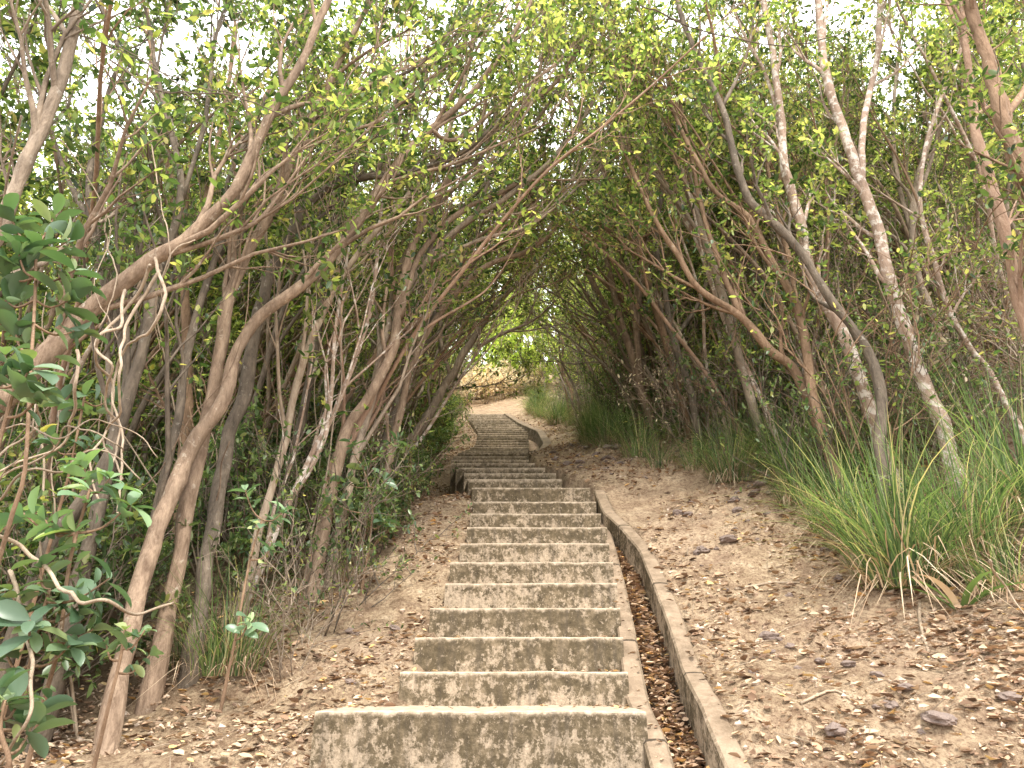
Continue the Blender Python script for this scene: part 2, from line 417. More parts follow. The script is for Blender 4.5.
# ------------------------------------------------------------------ staircase
treads = []
for i in range(18):
    treads.append((SY[i], SZ[i], SL[i], SR[i]))
ya, yb = SZ[17], SZ[NST-1]
n_up = 20
for k in range(1, n_up + 1):
    z = ya + (yb - ya) * k / n_up
    y = float(np.interp(z, SZ[17:NST], SY[17:NST]))
    treads.append((y, z, xl(y), xr(y)))
base = Vector((.1, SY[0], SZ[0] - .3))
stair = empty('staircase', base)
tag(stair, 'long flight of mossy weathered concrete steps climbing and winding through the woods', 'staircase')
def step_mesh(i):
    y, z, L, R = treads[i]
    if i + 1 < len(treads): y2, z2, L2, R2 = treads[i+1]
    else: y2, z2, L2, R2 = y + .4, z + .05, xl(y+.4), xr(y+.4)
    L2i = min(L + (L2 - L), max(L, L2)) if False else L2
    # side edges of this tread run parallel toward the next nosing but stay at least as wide as it
    n = 22 if i < 12 else 10
    rise = (z - treads[i-1][1]) if i else .36
    dep = max(rise + .06, .2) + (.38 if i else .35)
    vv = []; bel = []
    rows = [-dep, -rise*1.05, -rise*.8, -rise*.55, -rise*.3, -.03, -.012]
    prof = [(0, r) for r in rows] + [(.003, -.004), (.012, 0), (.10, .0015), (y2 - y + .07, .0)]
    for j in range(n + 1):
        t = j / n
        # front edge
        xf = L + (R - L) * t
        Lb = L2 if i else L2 - .03
        Lb = min(L + .12, L2) if L2 > L else L2
        if i == 0: Lb = L + .02
        xb = Lb + ((R2 if R2 < R else R2) - Lb) * t
        skew = 0.0
        wob = .006 * noise.noise(Vector((xf * 3, i * 5.1, 0))) + .003 * noise.noise(Vector((xf * 17, i * 3.3, 2)))
        chip = max(0, noise.noise(Vector((xf * 11, i * 7.7, 4))) - .35) * .02
        for (dy, dz) in prof:
            f = dy / (y2 - y + .07)
            x = xf * (1 - f) + xb * f
            yy = y + dy + wob * (1 if dz > -.05 else .6) + (.012 * (-dz) / .2) * 0
            zz = z + dz + (wob * .8 if dz > -.05 else 0) - (chip if -.02 < dz and dy < .05 else 0)
            if i == 0 and t > .98 and dz < -.02: pass
            vv.append((x, yy, zz)); bel.append(max(0, -dz) * (.5 if i >= 11 else 1))
    m = len(prof); ff = []
    for j in range(n):
        for k in range(m - 1):
            a = j*m+k; ff.append((a, a+m, a+m+1, a+1))
    # back row down
    nb = len(vv)
    for j in range(n + 1):
        x, yy, zz = vv[j*m+m-1]; vv.append((x, yy, z - dep)); bel.append(dep)
    for j in range(n):
        ff.append((j*m+m-1, (j+1)*m+m-1, nb+j+1, nb+j))
    ff.append(tuple([k for k in range(m)] + [nb])); ff.append(tuple([n*m + k for k in reversed(range(m))] + [nb+n])[::1])
    me = bpy.data.meshes.new('step')
    me.from_pydata([(a - base.x, b - base.y, c - base.z) for a, b, c in vv], [], ff)
    me.materials.append(M['concrete'])
    at = me.attributes.new('below', 'FLOAT', 'POINT'); at.data.foreach_set('value', bel)
    me.update()
    o = bpy.data.objects.new('step', me); COL.objects.link(o); o.parent = stair
for i in range(len(treads)): step_mesh(i)

def prism_run(name, ys, fl, fr, ztop, zbot, mat, parent=None, origin=Vector((0,0,0))):
    """a kerb-like run: left x, right x, top z, bottom z as functions of y"""
    vv = []; bel = []; ff = []
    for y in ys:
        a, b = fl(y), fr(y); zt = ztop(y) + .004 * noise.noise(Vector((y*2, a*.2, 0))); zb = zbot(y)
        e = .006 * noise.noise(Vector((y*2.5, 3, 0)))
        for (x, z, q) in ((a, zb, .3), (a+e, zt-.10, .1), (a+e, zt-.012, .012), (a+e+.010, zt, 0), ((a+b)/2, zt+.003, 0), (b-e-.012, zt, 0), (b-e, zt-.012, .012), (b, zb, .3)):
            vv.append((x-origin.x, y-origin.y, z-origin.z)); bel.append(q)
    m = 8
    for j in range(len(ys)-1):
        for k in range(m-1):
            a = j*m+k; ff.append((a, a+1, a+m+1, a+m))
    ff.append(tuple(range(m))); ff.append(tuple((len(ys)-1)*m+k for k in reversed(range(m))))
    me = bpy.data.meshes.new(name); me.from_pydata(vv, [], ff); me.materials.append(mat)
    at = me.attributes.new('below', 'FLOAT', 'POINT'); at.data.foreach_set('value', bel)
    me.update()
    o = bpy.data.objects.new(name, me); COL.objects.link(o)
    if parent: o.parent = parent
    else: o.location = origin
    return o
def frange(a, b, s):
    n = max(2, int((b-a)/s)); return [a + (b-a)*i/n for i in range(n+1)]
prism_run('side_strip', frange(1.6, YG1 - .25, .06), lambda y: xr(y) - .02, lambda y: max(xr(y)+.03, x_so(y)),
          lambda y: pz(y) - .10, lambda y: pz(y) - .5, M['kerb'], stair, base)
kb = Vector((x_wi(2.6), 2.6, pz(2.6)))
kerb = prism_run('drain_kerb', frange(1.6, YG1 + .0, .06), x_wi, x_wo, lambda y: pz(y) + .015, lambda y: pz(y) - .5, M['kerb'], None, kb)
tag(kerb, 'curved raised concrete kerb beside the leaf-filled drain right of the lower steps', 'kerb')
kb2 = Vector((x_wi(UP[1][0]), UP[1][0], pz(UP[1][0])))
kerb2 = prism_run('drain_kerb', frange(UP[0][0] + .1, UP[-1][0], .15), x_wi, x_wo, lambda y: pz(y) + .02, lambda y: pz(y) - .5, M['kerb'], None, kb2)
tag(kerb2, 'thin bent concrete kerb along the far upper flight of steps', 'kerb')

# path at the head of the stairs
vv = []; ff = []
ys = frange(SY[NST-1] + .35, SY[-1] + 2.5, .25)
for y in ys:
    for t in (0, .33, .66, 1):
        vv.append((xl(y) + (xr(y)-xl(y))*t, y, pz(y) - .052 + .012*math.sin(t*3.14)))
for j in range(len(ys)-1):
    for k in range(3):
        a = j*4+k; ff.append((a, a+1, a+5, a+4))
mb = MB(); mb.v = vv; mb.f = ff
o = mb.build('path', M['ground']); tag(o, kind='structure')

# ------------------------------------------------------------------ tree growing
def smooth_path(pts, rads, per=4):
    out = []; ro = []
    n = len(pts)
    for i in range(n - 1):
        p0 = pts[max(0, i-1)]; p1 = pts[i]; p2 = pts[i+1]; p3 = pts[min(n-1, i+2)]
        for k in range(per):
            t = k / per
            q = .5*((2*p1) + (p2-p0)*t + (2*p0-5*p1+4*p2-p3)*t*t + (-p0+3*p1-3*p2+p3)*t*t*t)
            out.append(q); ro.append(rads[i]*(1-t)+rads[i+1]*t)
    out.append(pts[-1]); ro.append(rads[-1])
    return out, ro

def rvec():
    return Vector((random.gauss(0,1), random.gauss(0,1), random.gauss(0,1))).normalized()

def wander(start, d, length, n, wob, up=.08):
    pts = [start]; d = d.normalized(); st = length / n
    for i in range(n):
        d = (d + rvec()*wob + Vector((0,0,up))).normalized()
        pts.append(pts[-1] + d*st)
    return pts

class Crown:
    def __init__(s): s.p=[]; s.d=[]; s.n=[]; s.s=[]
    def twig(s, pts, count, size, spread=1.0):
        m = len(pts)-1
        for _ in range(count):
            tip = random.random() < .55
            t = (1 - (random.random()*.16 if tip else random.random()**1.4*.85)) * m
            i = min(m-1, int(t)); f = t - i
            p = pts[i].lerp(pts[i+1], f)
            tan = (pts[i+1]-pts[i]).normalized()
            d = (tan*(.35 if tip else .6) + rvec()*spread + Vector((0,0,-.08)))
            s.p.append(p); s.d.append(d); s.n.append(Vector((0,0,1)) + rvec()*.6)
            s.s.append(size*random.uniform(.6,1.25))
    def rosette(s, p, axis, count, size):
        u = axis.orthogonal().normalized(); w = axis.cross(u).normalized()
        ph = random.random()*6.28
        for k in range(count):
            a = ph + k*2.4; e = .15 + .7*random.random()
            d = u*math.cos(a) + w*math.sin(a) + axis*e*.7 + rvec()*.35 + Vector((0,0,-.15))
            s.p.append(p - axis*.022*k*random.random()); s.d.append(d); s.n.append(axis + rvec()*.45)
            s.s.append(size*random.uniform(.45,1.2))
    def build(s, name, mat, parent, origin, tpl=LEAF6, wid=None, smooth=False):
        if not s.p: return None
        w = rng.uniform(.75,1.25,len(s.p)) if wid is None else wid
        return leaves_mesh(name, [tuple(p) for p in s.p], [tuple(p) for p in s.d], [tuple(p) for p in s.n], s.s, tpl, mat, parent, origin, w, smooth)

def grow(mb, cr, pts, rads, lvl, sp):
    """sp: list of dict(n, t0, len, ang) per level; last level carries leaves"""
    if lvl >= len(sp):
        cr.twig(pts, LEAFC[0], LEAFC[1]); return
    s = sp[lvl]; m = len(pts)-1
    for k in range(s['n']):
        t = s['t0'] + (1-s['t0'])*((k+random.random())/s['n'])
        x = t*m; i = min(m-1, int(x)); f = x-i
        p = pts[i].lerp(pts[i+1], f); tan = (pts[i+1]-pts[i]).normalized()
        r = (rads[i]*(1-f)+rads[i+1]*f)*(.66 if lvl else .6)
        pr = rvec(); pr = (pr - tan*pr.dot(tan)); pr.normalize()
        pr = (pr + Vector((0,0,.45))).normalized()
        a = s['ang']*random.uniform(.6,1.35)
        d = tan*math.cos(a) + pr*math.sin(a)
        L = s['len']*random.uniform(.6,1.25)*(1.15-.5*t)
        n = 5 if lvl == 0 else (4 if lvl == 1 else 3)
        cp = wander(p, d, L, n, .26, s.get('up', .07))
        r = max((.006, .0035, .002)[min(lvl,2)], min(r, .02) if lvl == 0 else r)
        cradi = [max(.0015, r*(1-.75*q/n)) for q in range(n+1)]
        mb.tube(cp, cradi, 5 if lvl == 0 else (4 if lvl == 1 else 3), False)
        grow(mb, cr, cp, cradi, lvl+1, sp)
    cr.twig(pts[-3:], LEAFC[0], LEAFC[1])
LEAFC = [9, .075]

TREES = []
def hero(name, label, bark, leaf, limbs, spec, dens=5, lsize=.06, cat='tree', group=None, snap=True, root_flare=1.25):
    """limbs: list of (list of (px, py, radius in px), (d0, d1)); first limb is rooted in the ground"""
    LEAFC[0] = dens; LEAFC[1] = lsize
    mb = MB(); cr = Crown(); mainp = None; origin = None
    lines = []
    for li, (pl, dd) in enumerate(limbs):
        if dd is None or isinstance(dd, (int, float)):
            # starts on an earlier limb: same depth as the nearest point there
            d0 = None; best = 1e9
            for (opl, od) in lines:
                for a in range(len(opl)-1):
                    for q in range(6):
                        fx = opl[a][0]+(opl[a+1][0]-opl[a][0])*q/5; fy = opl[a][1]+(opl[a+1][1]-opl[a][1])*q/5
                        e = (fx-pl[0][0])**2+(fy-pl[0][1])**2
                        if e < best: best = e; d0 = od[a]+(od[a+1]-od[a])*q/5
            d1 = d0 + (dd or 0)
        else: d0, d1 = dd
        if li == 0 and snap and d0 is None:
            pass
        seg = [0]
        for a in range(len(pl)-1): seg.append(seg[-1]+math.hypot(pl[a+1][0]-pl[a][0], pl[a+1][1]-pl[a][1]))
        ds = [d0+(d1-d0)*s/seg[-1] for s in seg]
        lines.append((pl, ds))
        pts = [P(q[0], q[1], d) for q, d in zip(pl, ds)]
        rads = [q[2]*.82*d/700.0 for q, d in zip(pl, ds)]
        if li == 0:
            dirn = (pts[0]-pts[1]).normalized(); p = pts[0].copy(); k = 0
            ext = []
            while p.z > terrain(p.x, p.y, False) - .06 and k < 60:
                dirn = (dirn*.85 + Vector((0,0,-1))*.15).normalized()
                p = p + dirn*.12; ext.append(p.copy()); k += 1
            ext = ext[::2] + ([ext[-1]] if ext and len(ext) % 2 == 0 else [])
            pts = list(reversed(ext)) + pts
            rads = [rads[0]*(1+.25*(root_flare-1)*(i+1)) for i in range(len(ext))][::-1] + rads
            origin = pts[0].copy(); origin.z = terrain(origin.x, origin.y, False)
            rads[0] *= 1.7; rads[1] *= 1.12
        # continue past the surveyed end
        dirn = (pts[-1]-pts[-2]).normalized()
        pts.append(pts[-1] + (dirn+Vector((0,0,.25))+rvec()*.2)*.35); rads.append(rads[-1]*.6)
        sp_, sr_ = smooth_path(pts, rads, 4)
        for i in range(1, len(sp_)-1):
            q = sp_[i]; w = .35*sr_[i]
            sp_[i] = q + Vector((noise.noise(q*4.1), noise.noise(q*4.1+Vector((9,0,0))), noise.noise(q*4.1+Vector((0,9,0)))))*w*1.3
            sr_[i] *= 1+.22*noise.noise(q*7)
        mb.tube(sp_, sr_, 9 if li == 0 else 7)
        grow(mb, cr, sp_, sr_, 0, spec)
    root = empty(name, origin); tag(root, label, cat, group)
    mb.build('trunk', M[bark], root, origin)
    cr.build('crown', M[leaf], root, tuple(origin))
    TREES.append((origin.x, origin.y))
    return root

SPL = [dict(n=8, t0=.46, len=1.5, ang=.5), dict(n=6, t0=.3, len=.55, ang=.75), dict(n=3, t0=.3, len=.26, ang=.8)]
SPM = [dict(n=7, t0=.3, len=1.5, ang=.5), dict(n=6, t0=.3, len=.55, ang=.75), dict(n=3, t0=.3, len=.26, ang=.8)]
SPR = [dict(n=8, t0=.4, len=.8, ang=.6), dict(n=5, t0=.25, len=.42, ang=.8), dict(n=3, t0=.25, len=.22, ang=.8)]

# ---- left side
hero('leaning_tree', 'thick smooth brown trunk slanting in from the left edge above the tangled vines', 'bark_red', 'leaf', [
  ([(-30,430,15),(40,362,14),(75,325,13.5),(115,290,12),(150,262,11),(185,238,10),(235,190,8.5),(268,120,7.5),(300,65,7),(325,8,6),(345,-40,5)], (2.9,3.2)),
  ([(168,254,5),(205,243,4),(245,228,3.5),(268,210,3)], .2),
  ([(268,118,5),(300,105,3.5),(340,97,3),(390,75,2)], .5)], SPL)
hero('leaning_tree', 'pale curved trunk crossing the top left corner above the broad leaves', 'bark_grey', 'leaf', [
  ([(-60,330,12),(-25,270,11),(2,222,10),(22,170,10),(42,132,9),(60,80,9.5),(78,10,9),(90,-50,7)], (2.7,2.7)),
  ([(70,40,5),(50,10,4),(20,-30,3)], .2)], SPL)
hero('leaning_tree', 'long reddish trunk rising from the lower left and arching far over the steps', 'bark_red', 'leaf_light', [
  ([(122,668,11),(145,569,11),(168,499,11),(200,435,11),(225,398,9),(237,350,8.5),(262,315,8),(300,286,7.5),(332,256,7),(365,215,6.5),(395,165,6),(430,130,5.5),(470,95,5),(500,55,4),(530,5,3.5),(545,-30,3)], (3.35,4.5)),
  ([(432,130,3.5),(455,140,3),(500,105,2.5),(560,60,2)], .6),
  ([(370,205,3),(395,180,2.6),(450,165,2.3),(510,140,2)], .3)], SPL)
hero('leaning_tree', 'light brown forked trunk standing just behind the long arching one', 'bark_red', 'leaf', [
  ([(172,590,10),(190,500,10),(203,440,10),(216,380,9),(226,320,9),(240,270,8),(270,212,7),(300,140,6.5),(325,92,6),(345,50,5),(372,0,4.5)], (3.75,4.0)),
  ([(226,320,6),(231,280,6),(234,240,5.5),(243,185,5),(255,120,4)], .3),
  ([(300,145,4),(330,135,3),(380,120,2.6),(420,85,2)], .5)], SPL)
hero('leaning_tree', 'dark mottled trunk behind the pair of reddish trunks on the left', 'bark_dark', 'leaf', [
  ([(208,560,9),(220,484,9),(230,434,9),(246,385,9),(260,310,8.5),(276,262,8),(290,235,8),(305,205,7.5),(340,182,7),(378,175,5.5),(420,170,4.5),(465,150,4),(500,120,3)], (4.0,4.9)),
  ([(378,173,4),(390,125,4),(405,85,3.8),(445,55,3.2),(475,2,2.6)], .3)], SPL)
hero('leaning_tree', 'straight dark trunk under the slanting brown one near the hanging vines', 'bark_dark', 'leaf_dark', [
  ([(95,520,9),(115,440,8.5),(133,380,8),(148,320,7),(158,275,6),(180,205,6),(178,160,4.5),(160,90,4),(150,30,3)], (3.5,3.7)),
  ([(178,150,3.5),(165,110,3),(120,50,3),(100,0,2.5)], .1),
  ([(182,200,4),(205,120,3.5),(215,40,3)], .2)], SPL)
hero('leaning_tree', 'slender brown tree with two sweeping stems left of the middle steps', 'bark_red', 'leaf_light', [
  ([(318,560,8),(335,480,7.5),(345,432,7),(366,402,7),(380,378,7),(394,345,7),(400,300,6.5),(415,240,6),(445,187,5.5),(480,142,5),(525,108,4),(560,78,3.5),(590,28,3),(600,-20,2.5)], (4.7,5.2)),
  ([(400,318,5),(420,255,4.5),(460,212,4),(510,188,3.7),(555,163,3),(585,140,2.5),(610,112,2)], .6),
  ([(525,106,3),(540,70,2.4),(545,30,2)], .1),
  ([(480,140,3),(490,80,3),(510,30,2.4),(520,-10,2)], .1)], SPM)
hero('leaning_tree', 'thin rusty stem splitting off low beside the middle left trees', 'bark_rust', 'leaf', [
  ([(322,520,6),(333,465,6),(352,440,6),(372,395,5.5),(385,360,5),(398,320,4),(390,260,3.5),(392,200,3)], (4.9,5.0)),
  ([(385,360,3),(410,330,3),(430,290,2.5),(432,250,2)], .3)], SPM)
hero('leaning_tree', 'grey leaning tree whose branch reaches over the winding upper steps', 'bark_grey', 'leaf', [
  ([(398,470,6.5),(412,440,6),(429,416,6),(447,382,5.5),(465,352,5),(490,312,4.2),(510,290,3.6),(545,262,3)], (7.3,8.0)),
  ([(478,347,2.8),(504,333,2.4),(530,322,2)], .2),
  ([(450,375,3),(440,330,3),(455,285,3),(490,250,2.5),(535,225,2)], .1)], SPM)
hero('leaning_tree', 'brownish tree left of the winding stairs with branches crossing mid air', 'bark_dark', 'leaf', [
  ([(365,500,6.5),(392,420,6),(408,370,5.5),(425,335,5),(450,290,4.2),(487,252,3.5),(535,226,2.5)], (6.1,6.6)),
  ([(425,335,4),(420,280,3.6),(440,230,3),(480,190,2.5)], .3)], SPM)
hero('leaning_tree', 'thin pale pair of stems leaning right between the dark and slender trees', 'bark_lichen', 'leaf', [
  ([(258,572,4.5),(290,500,4.2),(320,439,4),(340,399,3.6),(358,350,3.2),(372,300,3),(380,220,2.6)], (4.5,4.8)),
  ([(290,500,3.5),(318,455,3.3),(330,410,3),(335,340,2.6),(345,270,2.3)], .1)], SPM)
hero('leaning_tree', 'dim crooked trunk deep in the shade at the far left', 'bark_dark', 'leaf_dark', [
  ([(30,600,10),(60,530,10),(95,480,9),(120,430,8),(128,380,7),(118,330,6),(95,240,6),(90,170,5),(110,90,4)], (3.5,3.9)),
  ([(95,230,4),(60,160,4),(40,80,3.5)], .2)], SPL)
hero('leaning_tree', 'upright brown trunk seen through the gap behind the left branches', 'bark_brown', 'leaf', [
  ([(185,470,7),(188,400,7),(186,330,6.5),(182,260,6),(172,190,6),(160,110,5),(150,40,4)], (5.2,5.2)),
  ([(182,260,4),(205,200,4),(222,120,3.5),(235,40,3)], .2)], SPM)
hero('leaning_tree', 'branching dark tree whose limbs spread across the top centre of the canopy', 'bark_dark', 'leaf_light', [
  ([(290,470,6),(310,380,6),(322,300,6),(345,240,5.5),(380,190,5),(400,150,4.5),(412,110,4),(432,60,4),(465,5,3.5)], (5.6,5.9)),
  ([(412,110,3.5),(380,60,3.2),(376,0,3)], -.1),
  ([(345,240,4),(330,170,4),(350,110,3.5),(360,50,3)], .1),
  ([(400,150,3),(440,120,3),(470,60,2.6),(480,0,2.4)], .4)], SPM)

# ---- right side
hero('slender_tree', 'tall pale pinkish trunk with white blotches, left one of the two spotted trunks', 'bark_lichen', 'leaf_light', [
  ([(876,430,9),(860,380,9),(842,332,8.5),(813,282,8),(800,222,7.5),(785,170,6.5),(780,110,6),(772,52,5.5),(763,0,5),(758,-50,4)], (4.9,4.7)),
  ([(782,140,3.2),(768,80,3),(742,30,2.6),(725,-20,2)], .2)], SPR, 5)
hero('slender_tree', 'dark smooth stem curving down across the spotted trunks on the right', 'bark_dark', 'leaf', [
  ([(880,455,7),(881,400,7),(868,352,7),(845,318,6.5),(822,288,6),(800,252,6),(772,222,6),(748,198,6),(735,160,5.5),(722,108,5),(700,62,4.6),(680,12,4),(672,-30,3.5)], (4.5,4.6)),
  ([(722,108,3),(745,60,2.6),(755,10,2.2)], .2)], SPR, 5)
hero('slender_tree', 'tall forked trunk with white blotches, right one of the two spotted trunks', 'bark_lichen', 'leaf_light', [
  ([(950,455,10),(935,410,10),(920,370,9.5),(897,305,9),(881,240,8.5),(862,185,8),(842,128,7),(826,78,6.5),(818,5,6),(812,-50,5)], (4.7,4.6)),
  ([(863,185,6),(862,150,5.5),(866,110,5),(877,60,5),(880,0,4.5),(884,-50,4)], .2)], SPR, 5)
hero('slender_tree', 'smooth rust coloured straight trunk near the right edge', 'bark_rust', 'leaf', [
  ([(1040,380,9),(1022,320,8.5),(1006,242,8),(990,180,8),(976,130,7),(966,50,5.5),(960,-20,5)], (3.9,3.9)),
  ([(968,60,3),(950,10,3),(930,-40,2.5)], .2)], SPR, 5)
hero('slender_tree', 'thick knobbly brown trunk in the top right corner', 'bark_brown', 'leaf', [
  ([(1080,330,14),(1050,250,13.5),(1025,178,13),(1006,128,12.5),(996,90,11),(982,45,10),(966,-10,9.5),(950,-60,8)], (3.5,3.4)),
  ([(1003,120,6),(1030,80,6),(1050,20,5)], .3)], SPR, 5)
hero('slender_tree', 'brown tree bending left over the grass with thin splayed branches', 'bark_brown', 'leaf', [
  ([(838,476,7.5),(820,430,7),(795,372,6.5),(770,350,6),(740,316,5.5),(700,290,4.5),(678,255,4),(655,220,3.5),(632,170,3)], (5.2,5.2)),
  ([(741,316,4.5),(722,270,4),(705,220,3.6),(692,160,3),(680,100,2.5)], .3),
  ([(701,290,3),(680,280,2.5),(650,262,2)], .1)], SPR, 5)
hero('slender_tree', 'brown tree with upright stems rising beside the one bending over the grass', 'bark_brown', 'leaf', [
  ([(838,480,7),(818,420,6.5),(808,360,6.5),(797,308,6),(772,262,5),(748,218,4.5),(716,192,4),(690,148,3.5),(668,100,3)], (5.0,5.3)),
  ([(797,308,3.5),(790,260,4),(784,238,4),(770,180,3)], .3)], SPR, 5)
hero('slender_tree', 'reddish multi-stemmed tree standing in grass right of the winding steps', 'bark_red', 'leaf', [
  ([(650,415,5.5),(640,385,5.5),(628,345,5),(618,310,4.6),(606,255,4),(601,225,3.4),(596,170,3)], (8.3,8.3)),
  ([(628,345,3.5),(608,310,3.2),(590,275,3),(583,248,2.6)], .1),
  ([(640,385,4.5),(638,350,4.5),(632,305,4),(622,262,3.2),(612,230,2.6)], -.2),
  ([(636,330,4),(640,290,3.6),(646,252,3.2),(655,200,2.6)], .2)], SPR, 5)
hero('slender_tree', 'thin whitish crooked stem on the far right above the tall grass', 'bark_lichen', 'leaf_light', [
  ([(1010,410,4),(990,372,4),(968,345,4),(945,300,4),(935,262,3.6),(920,212,3.4),(925,150,3),(940,100,3),(958,60,2.5)], (4.9,4.9))], SPR, 5)
hero('slender_tree', 'grey forked stem between the spotted trunk and the rust coloured one', 'bark_grey', 'leaf', [
  ([(948,400,5),(938,330,5),(917,270,5),(912,220,5),(920,172,4.5),(938,112,4),(950,60,3.4),(955,0,3)], (5.8,5.8)),
  ([(913,225,3.5),(922,190,3.5),(935,145,3),(948,90,2.5)], .3),
  ([(915,245,3.5),(900,190,3.3),(893,130,3),(898,60,2.6)], .2)], SPR, 5)
hero('slender_tree', 'greyish trunk seen between the bending brown tree and the spotted trunk', 'bark_lichen', 'leaf', [
  ([(805,420,5),(796,330,5),(789,280,5),(782,240,4.5),(757,170,4),(750,100,3.5),(758,30,3)], (6.4,6.4)),
  ([(796,340,3.5),(830,290,3.2),(850,220,3),(855,150,2.6)], .3)], SPR, 5)
hero('slender_tree', 'thin dark tree with wavy stems behind the bending brown tree', 'bark_dark', 'leaf', [
  ([(700,440,5),(690,390,5),(674,340,4.6),(665,290,4.2),(655,240,4),(662,180,3.5),(652,110,3)], (6.9,6.9)),
  ([(674,340,3.5),(700,300,3.2),(712,250,3),(708,190,2.6),(722,120,2.3)], .3)], SPR, 5)

hero('slender_tree', 'dark stemmed tree whose fine branches reach left over the steps at top centre', 'bark_grey', 'leaf_light', [
  ([(762,440,6),(735,340,6),(705,240,5.5),(672,150,5),(640,80,4),(610,20,3.5),(590,-30,3)], (6.0,5.6)),
  ([(705,240,3.5),(660,180,3.2),(610,130,2.8),(575,60,2.3)], -.3),
  ([(672,150,3.2),(668,80,3),(650,10,2.5),(645,-40,2)], .1)], SPM, 7)
hero('slender_tree', 'thin tree among the reddish stems with its top spreading over the upper steps', 'bark_brown', 'leaf', [
  ([(690,430,5),(665,340,5),(640,260,4.5),(612,190,4),(585,130,3.4),(560,80,3)], (7.6,7.0)),
  ([(640,260,3.2),(590,215,3),(550,190,2.5)], -.2),
  ([(640,262,3),(648,200,3),(630,130,2.6),(622,70,2.2)], .2)], SPM, 7)
for lb, bk, dd, pls in [
 ('fine many-branched tree fanning bare curved limbs across the top centre', 'bark_grey', 4.9, [
   [(352,470,5.5),(372,400,5.5),(388,330,5),(420,270,5),(462,225,4.5),(510,195,4),(560,150,3.4),(600,90,3)],
   [(388,330,4),(398,270,3.8),(430,215,3.4),(475,165,3),(500,110,2.6),(512,50,2.2)],
   [(430,262,3),(480,240,2.8),(530,225,2.4),(575,190,2)],
   [(475,215,3),(500,160,2.6),(545,110,2.3),(575,50,2)]]),
 ('slim tree whose pale limbs sweep up over the long arching trunk', 'vine', 4.4, [
   [(262,520,5),(285,440,5),(300,370,4.8),(325,310,4.5),(360,250,4.2),(400,205,3.8),(440,150,3.4),(465,80,3),(478,10,2.5)],
   [(330,303,3.5),(345,240,3.2),(380,180,2.8),(400,120,2.5),(408,40,2.2)],
   [(400,205,2.8),(450,190,2.5),(500,150,2.2),(540,90,2)]]),
 ('brown tree with a low fork and limbs bowed toward the steps', 'bark_red', 5.6, [
   [(385,480,5),(400,410,5),(418,350,4.6),(450,300,4.2),(488,265,3.8),(530,250,3.2),(570,215,2.6)],
   [(418,350,4),(425,290,3.6),(455,235,3.2),(500,200,2.8),(540,150,2.4),(560,90,2)],
   [(450,300,3),(470,245,2.7),(520,210,2.4),(560,185,2)]]),
 ('thin dark tree arching from the left above the slanting brown trunk', 'bark_dark', 3.7, [
   [(160,500,6),(178,420,5.5),(190,340,5.5),(215,260,5),(250,190,4.6),(300,130,4),(350,95,3.4),(410,70,2.8),(460,30,2.2)],
   [(215,260,4),(225,190,3.6),(255,120,3.2),(290,60,2.8),(310,0,2.2)]])]:
    hero('leaning_tree', lb, bk, 'leaf', [([tuple(q) for q in pls[0]], (dd, dd+.5))] + [(pl, .2) for pl in pls[1:]], SPM, 4)
# ------------------------------------------------------------------ prototype trees for the crowd behind
def proto_tree(kind, h, leafm, bark, dens, lsize, spec, stems=2, lean=.9, base_r=.04):
    LEAFC[0] = dens; LEAFC[1] = lsize
    mb = MB(); cr = Crown()
    for s in range(stems):
        a = random.uniform(-.9, .9); L = lean*random.uniform(.6, 1.4)
        tip = Vector((L*math.cos(a), L*math.sin(a), h*random.uniform(.85, 1.05)))
        pts = []; k = 7
        for i in range(k+1):
            t = i/k
            p = Vector((tip.x*t**1.4, tip.y*t**1.2, tip.z*t)) + Vector((random.gauss(0,1), random.gauss(0,1), 0))*.09*min(1,t*4)*(1 if i else 0)
            pts.append(p + Vector((s*.05, (s-.5)*.06, -.12 if i == 0 else 0)))
        r = base_r*random.uniform(.75,1.15)
        rads = [r*(1-.78*i/k) for i in range(k+1)]
        sp_, sr_ = smooth_path(pts, rads, 3)
        mb.tube(sp_, sr_, 7)
        grow(mb, cr, sp_, sr_, 0, spec)
    root = empty(kind)
    mb.build('trunk', M[bark], root, Vector((0,0,0)))
    c = cr.build('crown', M[leafm], root, (0,0,0))
    return root
def copy_tree(o):
    c = o.copy(); COL.objects.link(c)
    for ch in o.children:
        k = ch.copy(); COL.objects.link(k); k.parent = c
    return c

BT = [dict(n=8, t0=.42, len=1.15, ang=.75), dict(n=5, t0=.2, len=.6, ang=.8), dict(n=3, t0=.2, len=.3, ang=.9)]
BL = [dict(n=9, t0=.15, len=1.0, ang=.9), dict(n=5, t0=.2, len=.6, ang=.8), dict(n=3, t0=.2, len=.3, ang=.9)]
BS = [dict(n=12, t0=.25, len=.7, ang=.6), dict(n=5, t0=.25, len=.4, ang=.8)]
used = set()
protos = {
 'L': [proto_tree('woodland_tree', 4.8, m, b, 14, .072, BL, 2, 1.2) for m, b in (('leaf','bark_brown'),('leaf_light','bark_grey'),('leaf','bark_dark'))],
 'R': [proto_tree('woodland_tree', 4.8, m, b, 11, .066, BT, 2, .8, .036) for m, b in (('leaf_light','bark_grey'),('leaf','bark_brown'),('leaf_light','bark_lichen'))],
 'S': [proto_tree('sapling', 3.4, m, b, 6, .055, BS, 3, .7, .018) for m, b in (('leaf','bark_brown'),('leaf_light','bark_grey'),('leaf','bark_red'),('leaf','bark_dark'))],
 'T': [proto_tree('woodland_tree', 4.3, m, b, 5, .062, BT, 2, 1.5, .032) for m, b in (('leaf_light','bark_brown'),('leaf_light','bark_grey'))],
 'F': [proto_tree('hillside_tree', 4.0, 'leaf_far', 'bark_grey', 12, .11, BL, 2, .5, .04)],
}
